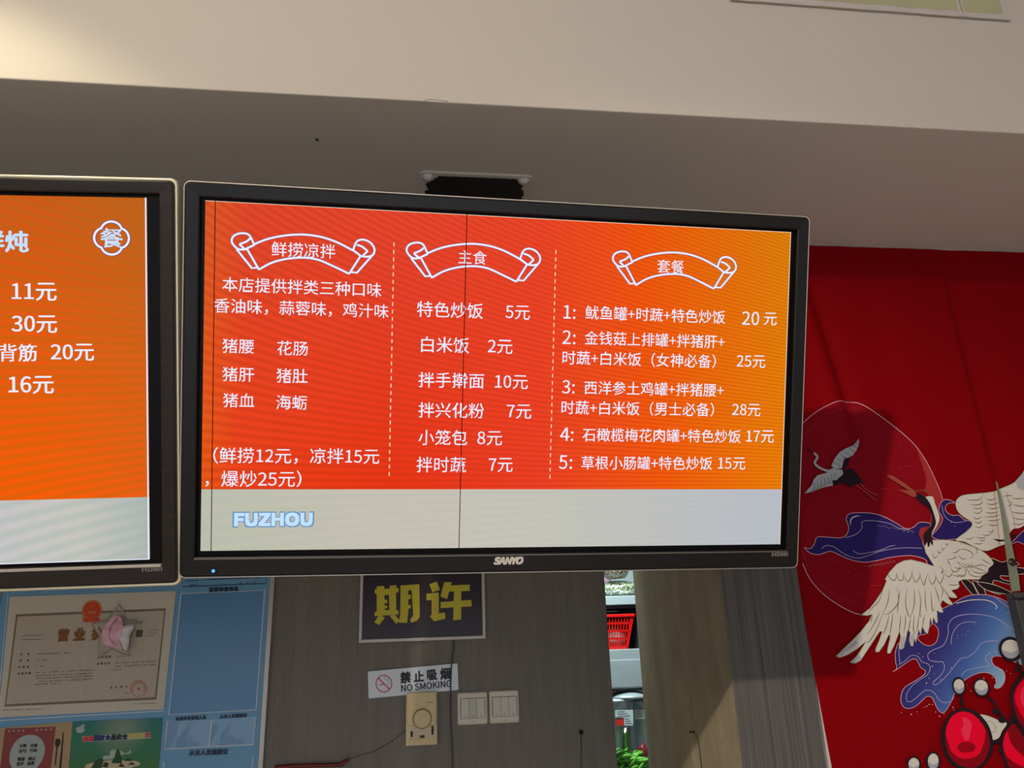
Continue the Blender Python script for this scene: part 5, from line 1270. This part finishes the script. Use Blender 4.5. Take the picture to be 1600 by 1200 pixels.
# red plastic basket
def basket():
    x0, x1 = K(940, 965).x, K(994, 965).x; xb0, xb1 = K(944, 1012).x, K(985, 1012).x
    z1, z0 = K(970, 960).z, zs2; ya, yb = YK + .02, YK + .17
    r = empty('basket', ((x0 + x1) / 2, (ya + yb) / 2, z0), 'red slotted plastic basket on the steel cabinet in the kitchen', 'basket')
    def at(t, z, side, y_in):      # t along the side, z height fraction
        xa, xc = xb0 + (x0 - xb0) * z, xb1 + (x1 - xb1) * z; yA, yB = ya + .012 * (1 - z), yb - .012 * (1 - z); zz = z0 + (z1 - z0) * z
        return {'f': Vector((xa + (xc - xa) * t, yA, zz)), 'b': Vector((xa + (xc - xa) * t, yB, zz)), 'l': Vector((xa, yA + (yB - yA) * t, zz)), 'r': Vector((xc, yA + (yB - yA) * t, zz))}[side]
    g = G(); fl_ = G()
    rows = [0, .10, .16, .30, .36, .50, .56, .72, .80, .95]
    for sd in 'fblr':
        n = 11
        th = {'f': (0, .002, 0), 'b': (0, -.002, 0), 'l': (.002, 0, 0), 'r': (-.002, 0, 0)}[sd]
        for a, b in ((0, .10), (.28, .34), (.50, .56), (.72, .78), (.93, 1.0)): g.prism([at(0, a, sd, 0), at(1, a, sd, 0), at(1, b, sd, 0), at(0, b, sd, 0)], th)
        for i in range(n + 1):
            t = i / n; w = .015 if 0 < i < n else .07
            t0, t1 = max(0, t - w), min(1, t + w); g.prism([at(t0, 0, sd, 0), at(t1, 0, sd, 0), at(t1, 1, sd, 0), at(t0, 1, sd, 0)], th)
    g.obj('basket_wall', 'basket_red', r)
    G().prism([at(0, 0.01, 'f', 0), at(1, 0.01, 'f', 0), at(1, 0.01, 'b', 0), at(0, 0.01, 'b', 0)], (0, 0, .003)).obj('basket_floor', 'basket_red', r)
    rim = [at(0, 1, 'f', 0), at(1, 1, 'f', 0), at(1, 1, 'b', 0), at(0, 1, 'b', 0)]
    G().box((x0 - .004, ya - .004, z1 - .008), (x1 + .004, ya + .003, z1 + .002), .0015).box((x0 - .004, yb - .003, z1 - .008), (x1 + .004, yb + .004, z1 + .002), .0015) \
       .box((x0 - .004, ya - .004, z1 - .008), (x0 + .003, yb + .004, z1 + .002), .0015).box((x1 - .003, ya - .004, z1 - .008), (x1 + .004, yb + .004, z1 + .002), .0015).obj('basket_rim', 'basket_red', r)
    # pale bundle inside
    c = Vector(((x0 + x1) / 2 - .004, (ya + yb) / 2, z0 + (z1 - z0) * .36)); s = (x1 - x0)
    bm = bmesh.new(); bmesh.ops.create_icosphere(bm, subdivisions=3, radius=1); rd = random.Random(4)
    for v_ in bm.verts:
        k = 1 + .10 * math.sin(v_.co.x * 7 + v_.co.z * 5) * math.cos(v_.co.y * 6); v_.co = Vector((v_.co.x * s * .36 * k, v_.co.y * .05 * k, v_.co.z * (z1 - z0) * .33 * k)) + c
    tag(G_from(bm).obj('bundle', 'white_tissue', smooth=True), 'pale bundle lying inside the red basket in the kitchen', 'bundle')
def G_from(bm): g = G(); g.from_bm(bm); return g
basket()
# bags on the top shelf
def blob(c, sx, sy, sz, seed, k=.12, sub=3):
    bm = bmesh.new(); bmesh.ops.create_icosphere(bm, subdivisions=sub, radius=1)
    for v_ in bm.verts:
        q = v_.co.copy(); r = 1 + k * (math.sin(q.x * 5 + seed) * math.cos(q.y * 4 + seed * 2) + .5 * math.sin(q.z * 9 + seed * 3 + q.x * 6))
        v_.co = Vector((q.x * sx * r, q.y * sy * r, max(-.82, q.z) * sz * r)) + Vector(c)
    return G_from(bm)
def bag(name, cpx, w, h, beads, mat, label, seed, bead_r=.006, dy=.10, film='film_bag', zbase=None, neck=False):
    c = K(*cpx, YK + dy); z = zs1 + .0 if zbase is None else zbase; sc = K(cpx[0] + 1, cpx[1]).x - K(*cpx).x
    sx, sz = w * sc / 2, h * sc / 2; c.z = z + sz * .90
    r = empty(name, (c.x, c.y, z), label, 'bag')
    blob(c, sx, .055, sz, seed, .05).obj('film', film, r, smooth=True)
    rd = random.Random(seed); g = G(); n = 0
    while n < beads:
        p = Vector((rd.uniform(-1, 1), rd.uniform(-1, .4), rd.uniform(-.8, .8)))
        if p.length > .93: continue
        n += 1; bm = bmesh.new(); bmesh.ops.create_icosphere(bm, subdivisions=1, radius=1)
        q = Vector((c.x + p.x * sx * .93, c.y + p.y * .048, c.z + p.z * sz * .93)); rr_ = bead_r * rd.uniform(.8, 1.15)
        for v_ in bm.verts: v_.co = Vector((v_.co.x * rr_ * 1.15, v_.co.y * rr_, v_.co.z * rr_)) + q
        g.from_bm(bm)
    o = g.obj('contents', mat, r, smooth=True); o['kind'] = 'stuff'
    if neck:
        top = Vector((c.x + sx * .2, c.y - .02, c.z + sz * .8))
        g = G().loft([[top + Vector((rad * math.cos(a) * 1.6 + .012 * hh * 6, rad * .5 * math.sin(a), hh)) for a in [2 * math.pi * i / 10 for i in range(10)]] for rad, hh in ((.020, -.012), (.007, .008), (.016, .028), (.026, .050))])
        g.obj('tied_neck', film, r, smooth=True)
    return r
bag('bag_of_beans', (968, 918), 66, 27, 420, 'beans_pale', 'clear bag of pale round beans lying flat on the kitchen rack', 3, .0052)
zt2 = zs1 + (K(968, 918).z - K(968, 937).z)
bag('bag_of_nuts', (962, 906), 42, 26, 260, 'beans_brown', 'clear bag of tan nuts with a tied neck on top of the pale beans', 8, .0050, .08, zbase=zt2 + .022, neck=True)
g = blob(K(940, 911, YK + .235), .040, .05, .045, 5, .06); tag(g.obj('sack', 'sack_purple', smooth=True), 'dull purple sack behind the bags on the kitchen rack', 'sack')
# steel canisters with price cards
def canister(cpx, wpx, ztop_px, label, cards, h, dy):
    c = K(*cpx, YK + dy); sc = (K(cpx[0] + 1, cpx[1]).x - K(*cpx).x); R = wpx * sc / 2; zt_ = K(cpx[0], ztop_px, YK + dy).z; z0 = zct
    r = empty('canister', (c.x, c.y, z0), label, 'canister', 'lidded steel canisters under the kitchen cabinet')
    G().lathe((c.x, c.y, z0), (0, 0, 1), [(R * .96, 0), (R, .004), (R, zt_ - z0 - .006), (R * 1.04, zt_ - z0 - .004), (R * 1.04, zt_ - z0), (R * .98, zt_ - z0 + .001)], 28).obj('body', 'steel', r, smooth=True)
    G().lathe((c.x, c.y, zt_), (0, 0, 1), [(R * 1.06, -.001), (R * 1.06, .006), (R * .9, .010), (R * .2, .013), (R * .2, .020), (R * .1, .024)], 28).obj('lid', 'steel', r, smooth=True)
    for px, mat, nm in cards:
        q = [K(x, y, c.y - R - .004) for x, y in px]; G().prism(q, (0, .001, 0)).obj(nm, mat, r)
        if nm == 'price_card':
            g = G(); y_ = c.y - R - .0046; x0, x1, z0_, z1_ = min(v.x for v in q), max(v.x for v in q), min(v.z for v in q), max(v.z for v in q)
            for i in range(3):
                zz = z1_ - (z1_ - z0_) * (.22 + .26 * i); g.prism([Vector((x0 + (x1 - x0) * .12, y_, zz)), Vector((x0 + (x1 - x0) * (.55 + .13 * i), y_, zz)), Vector((x0 + (x1 - x0) * (.55 + .13 * i), y_, zz + .0013)), Vector((x0 + (x1 - x0) * .12, y_, zz + .0013))], (0, .0003, 0))
            g.obj('small_print', 'ink_grey', r)['kind'] = 'stuff'
FK = fr((940, 1040, 7.5))
canister((966, 1130), 34, 1096, 'steel canister with a white price card and a red tag', [(FK([(158, 522), (368, 518), (372, 612), (160, 606)]), 'label_card', 'price_card'), (FK([(262, 606), (372, 612), (368, 702), (265, 700)]), 'label_card', 'price_card'), (FK([(165, 632), (258, 630), (260, 702), (168, 704)]), 'tag_red', 'tag')], .2, .02)
canister((1004, 1130), 34, 1098, 'steel canister with one pale blue price card beside the pillar', [(FK([(385, 518), (512, 510), (518, 622), (392, 630)]), 'label_card', 'price_card')], .2, .05)
# hanging bowl rim under the cabinet
c = K(980, 1084, YK + .05); wk = empty('steel_bowl', c, 'shallow steel bowl hung upside down under the kitchen cabinet', 'bowl')
G().lathe((c.x, c.y, zs3 - .034), (0, 0, 1), [(.075, 0), (.078, .004), (.070, .010), (.045, .020), (.020, .0255)], 32).obj('shell', 'steel', wk, smooth=True)
# drinking glass
c = K(979, 1165, YK - .055); gl = empty('glass', (c.x, c.y, zct), 'tall clear glass between the canisters behind the green beans', 'glass')
sc = (K(980, 1165).x - K(979, 1165).x); zt_ = K(979, 1136, YK - .055).z
G().lathe((c.x, c.y, zct), (0, 0, 1), [(.012, 0), (.014, .002), (.017, zt_ - zct), (.0155, zt_ - zct), (.0130, .006), (.002, .005)], 24).obj('glass_body', 'jar_glass', gl, smooth=True)
# red bag and green beans heap
g = blob(K(1005, 1178, YK - .03), .020, .02, .034, 6, .1); tag(g.obj('package', 'bag_red', smooth=True), 'dark red package behind the green beans, next to the pillar', 'package')
rd = random.Random(21)
for i in range(84):
    row = i / 83; x = rd.uniform(950, 1018); y = 1176 + rd.uniform(0, 34) + max(0, (x - 985)) * .25
    c = K(x, y, YK - .09 + .05 * rd.random()); a = rd.uniform(-.5, .9); L_ = rd.uniform(.022, .036); b = rd.uniform(-.008, .012)
    pts = [c + Vector((math.cos(a) * L_ * t, .006 * math.sin(t * 2 + i), math.sin(a) * L_ * t + b * (1 - t * t))) for t in (-1, -.6, -.2, .2, .6, 1)]
    o = G().tube(pts, [.0014, .0044, .0052, .0052, .0042, .0012], 8).obj('green_bean', 'green_veg' if i % 4 else 'green_veg_dark', smooth=True)
    tag(o, 'fresh green bean in the heap in the kitchen, seen through the gap', 'vegetable', 'heap of green beans in the kitchen')
c = K(985, 1218, YK - .07); br = empty('tray', (c.x, c.y, zct), 'steel tray holding the heap of green beans', 'tray')
zt_ = K(985, 1196, YK - .07).z
G().loft([[(c.x + sx * .115 * k, c.y + sy * .055 * k, z) for sx, sy in ((-1, -1), (1, -1), (1, 1), (-1, 1))] for k, z in ((.85, zct + .001), (1, zt_ - .012), (1.05, zt_ - .012))], cap0=True).obj('tray_body', 'steel', br)
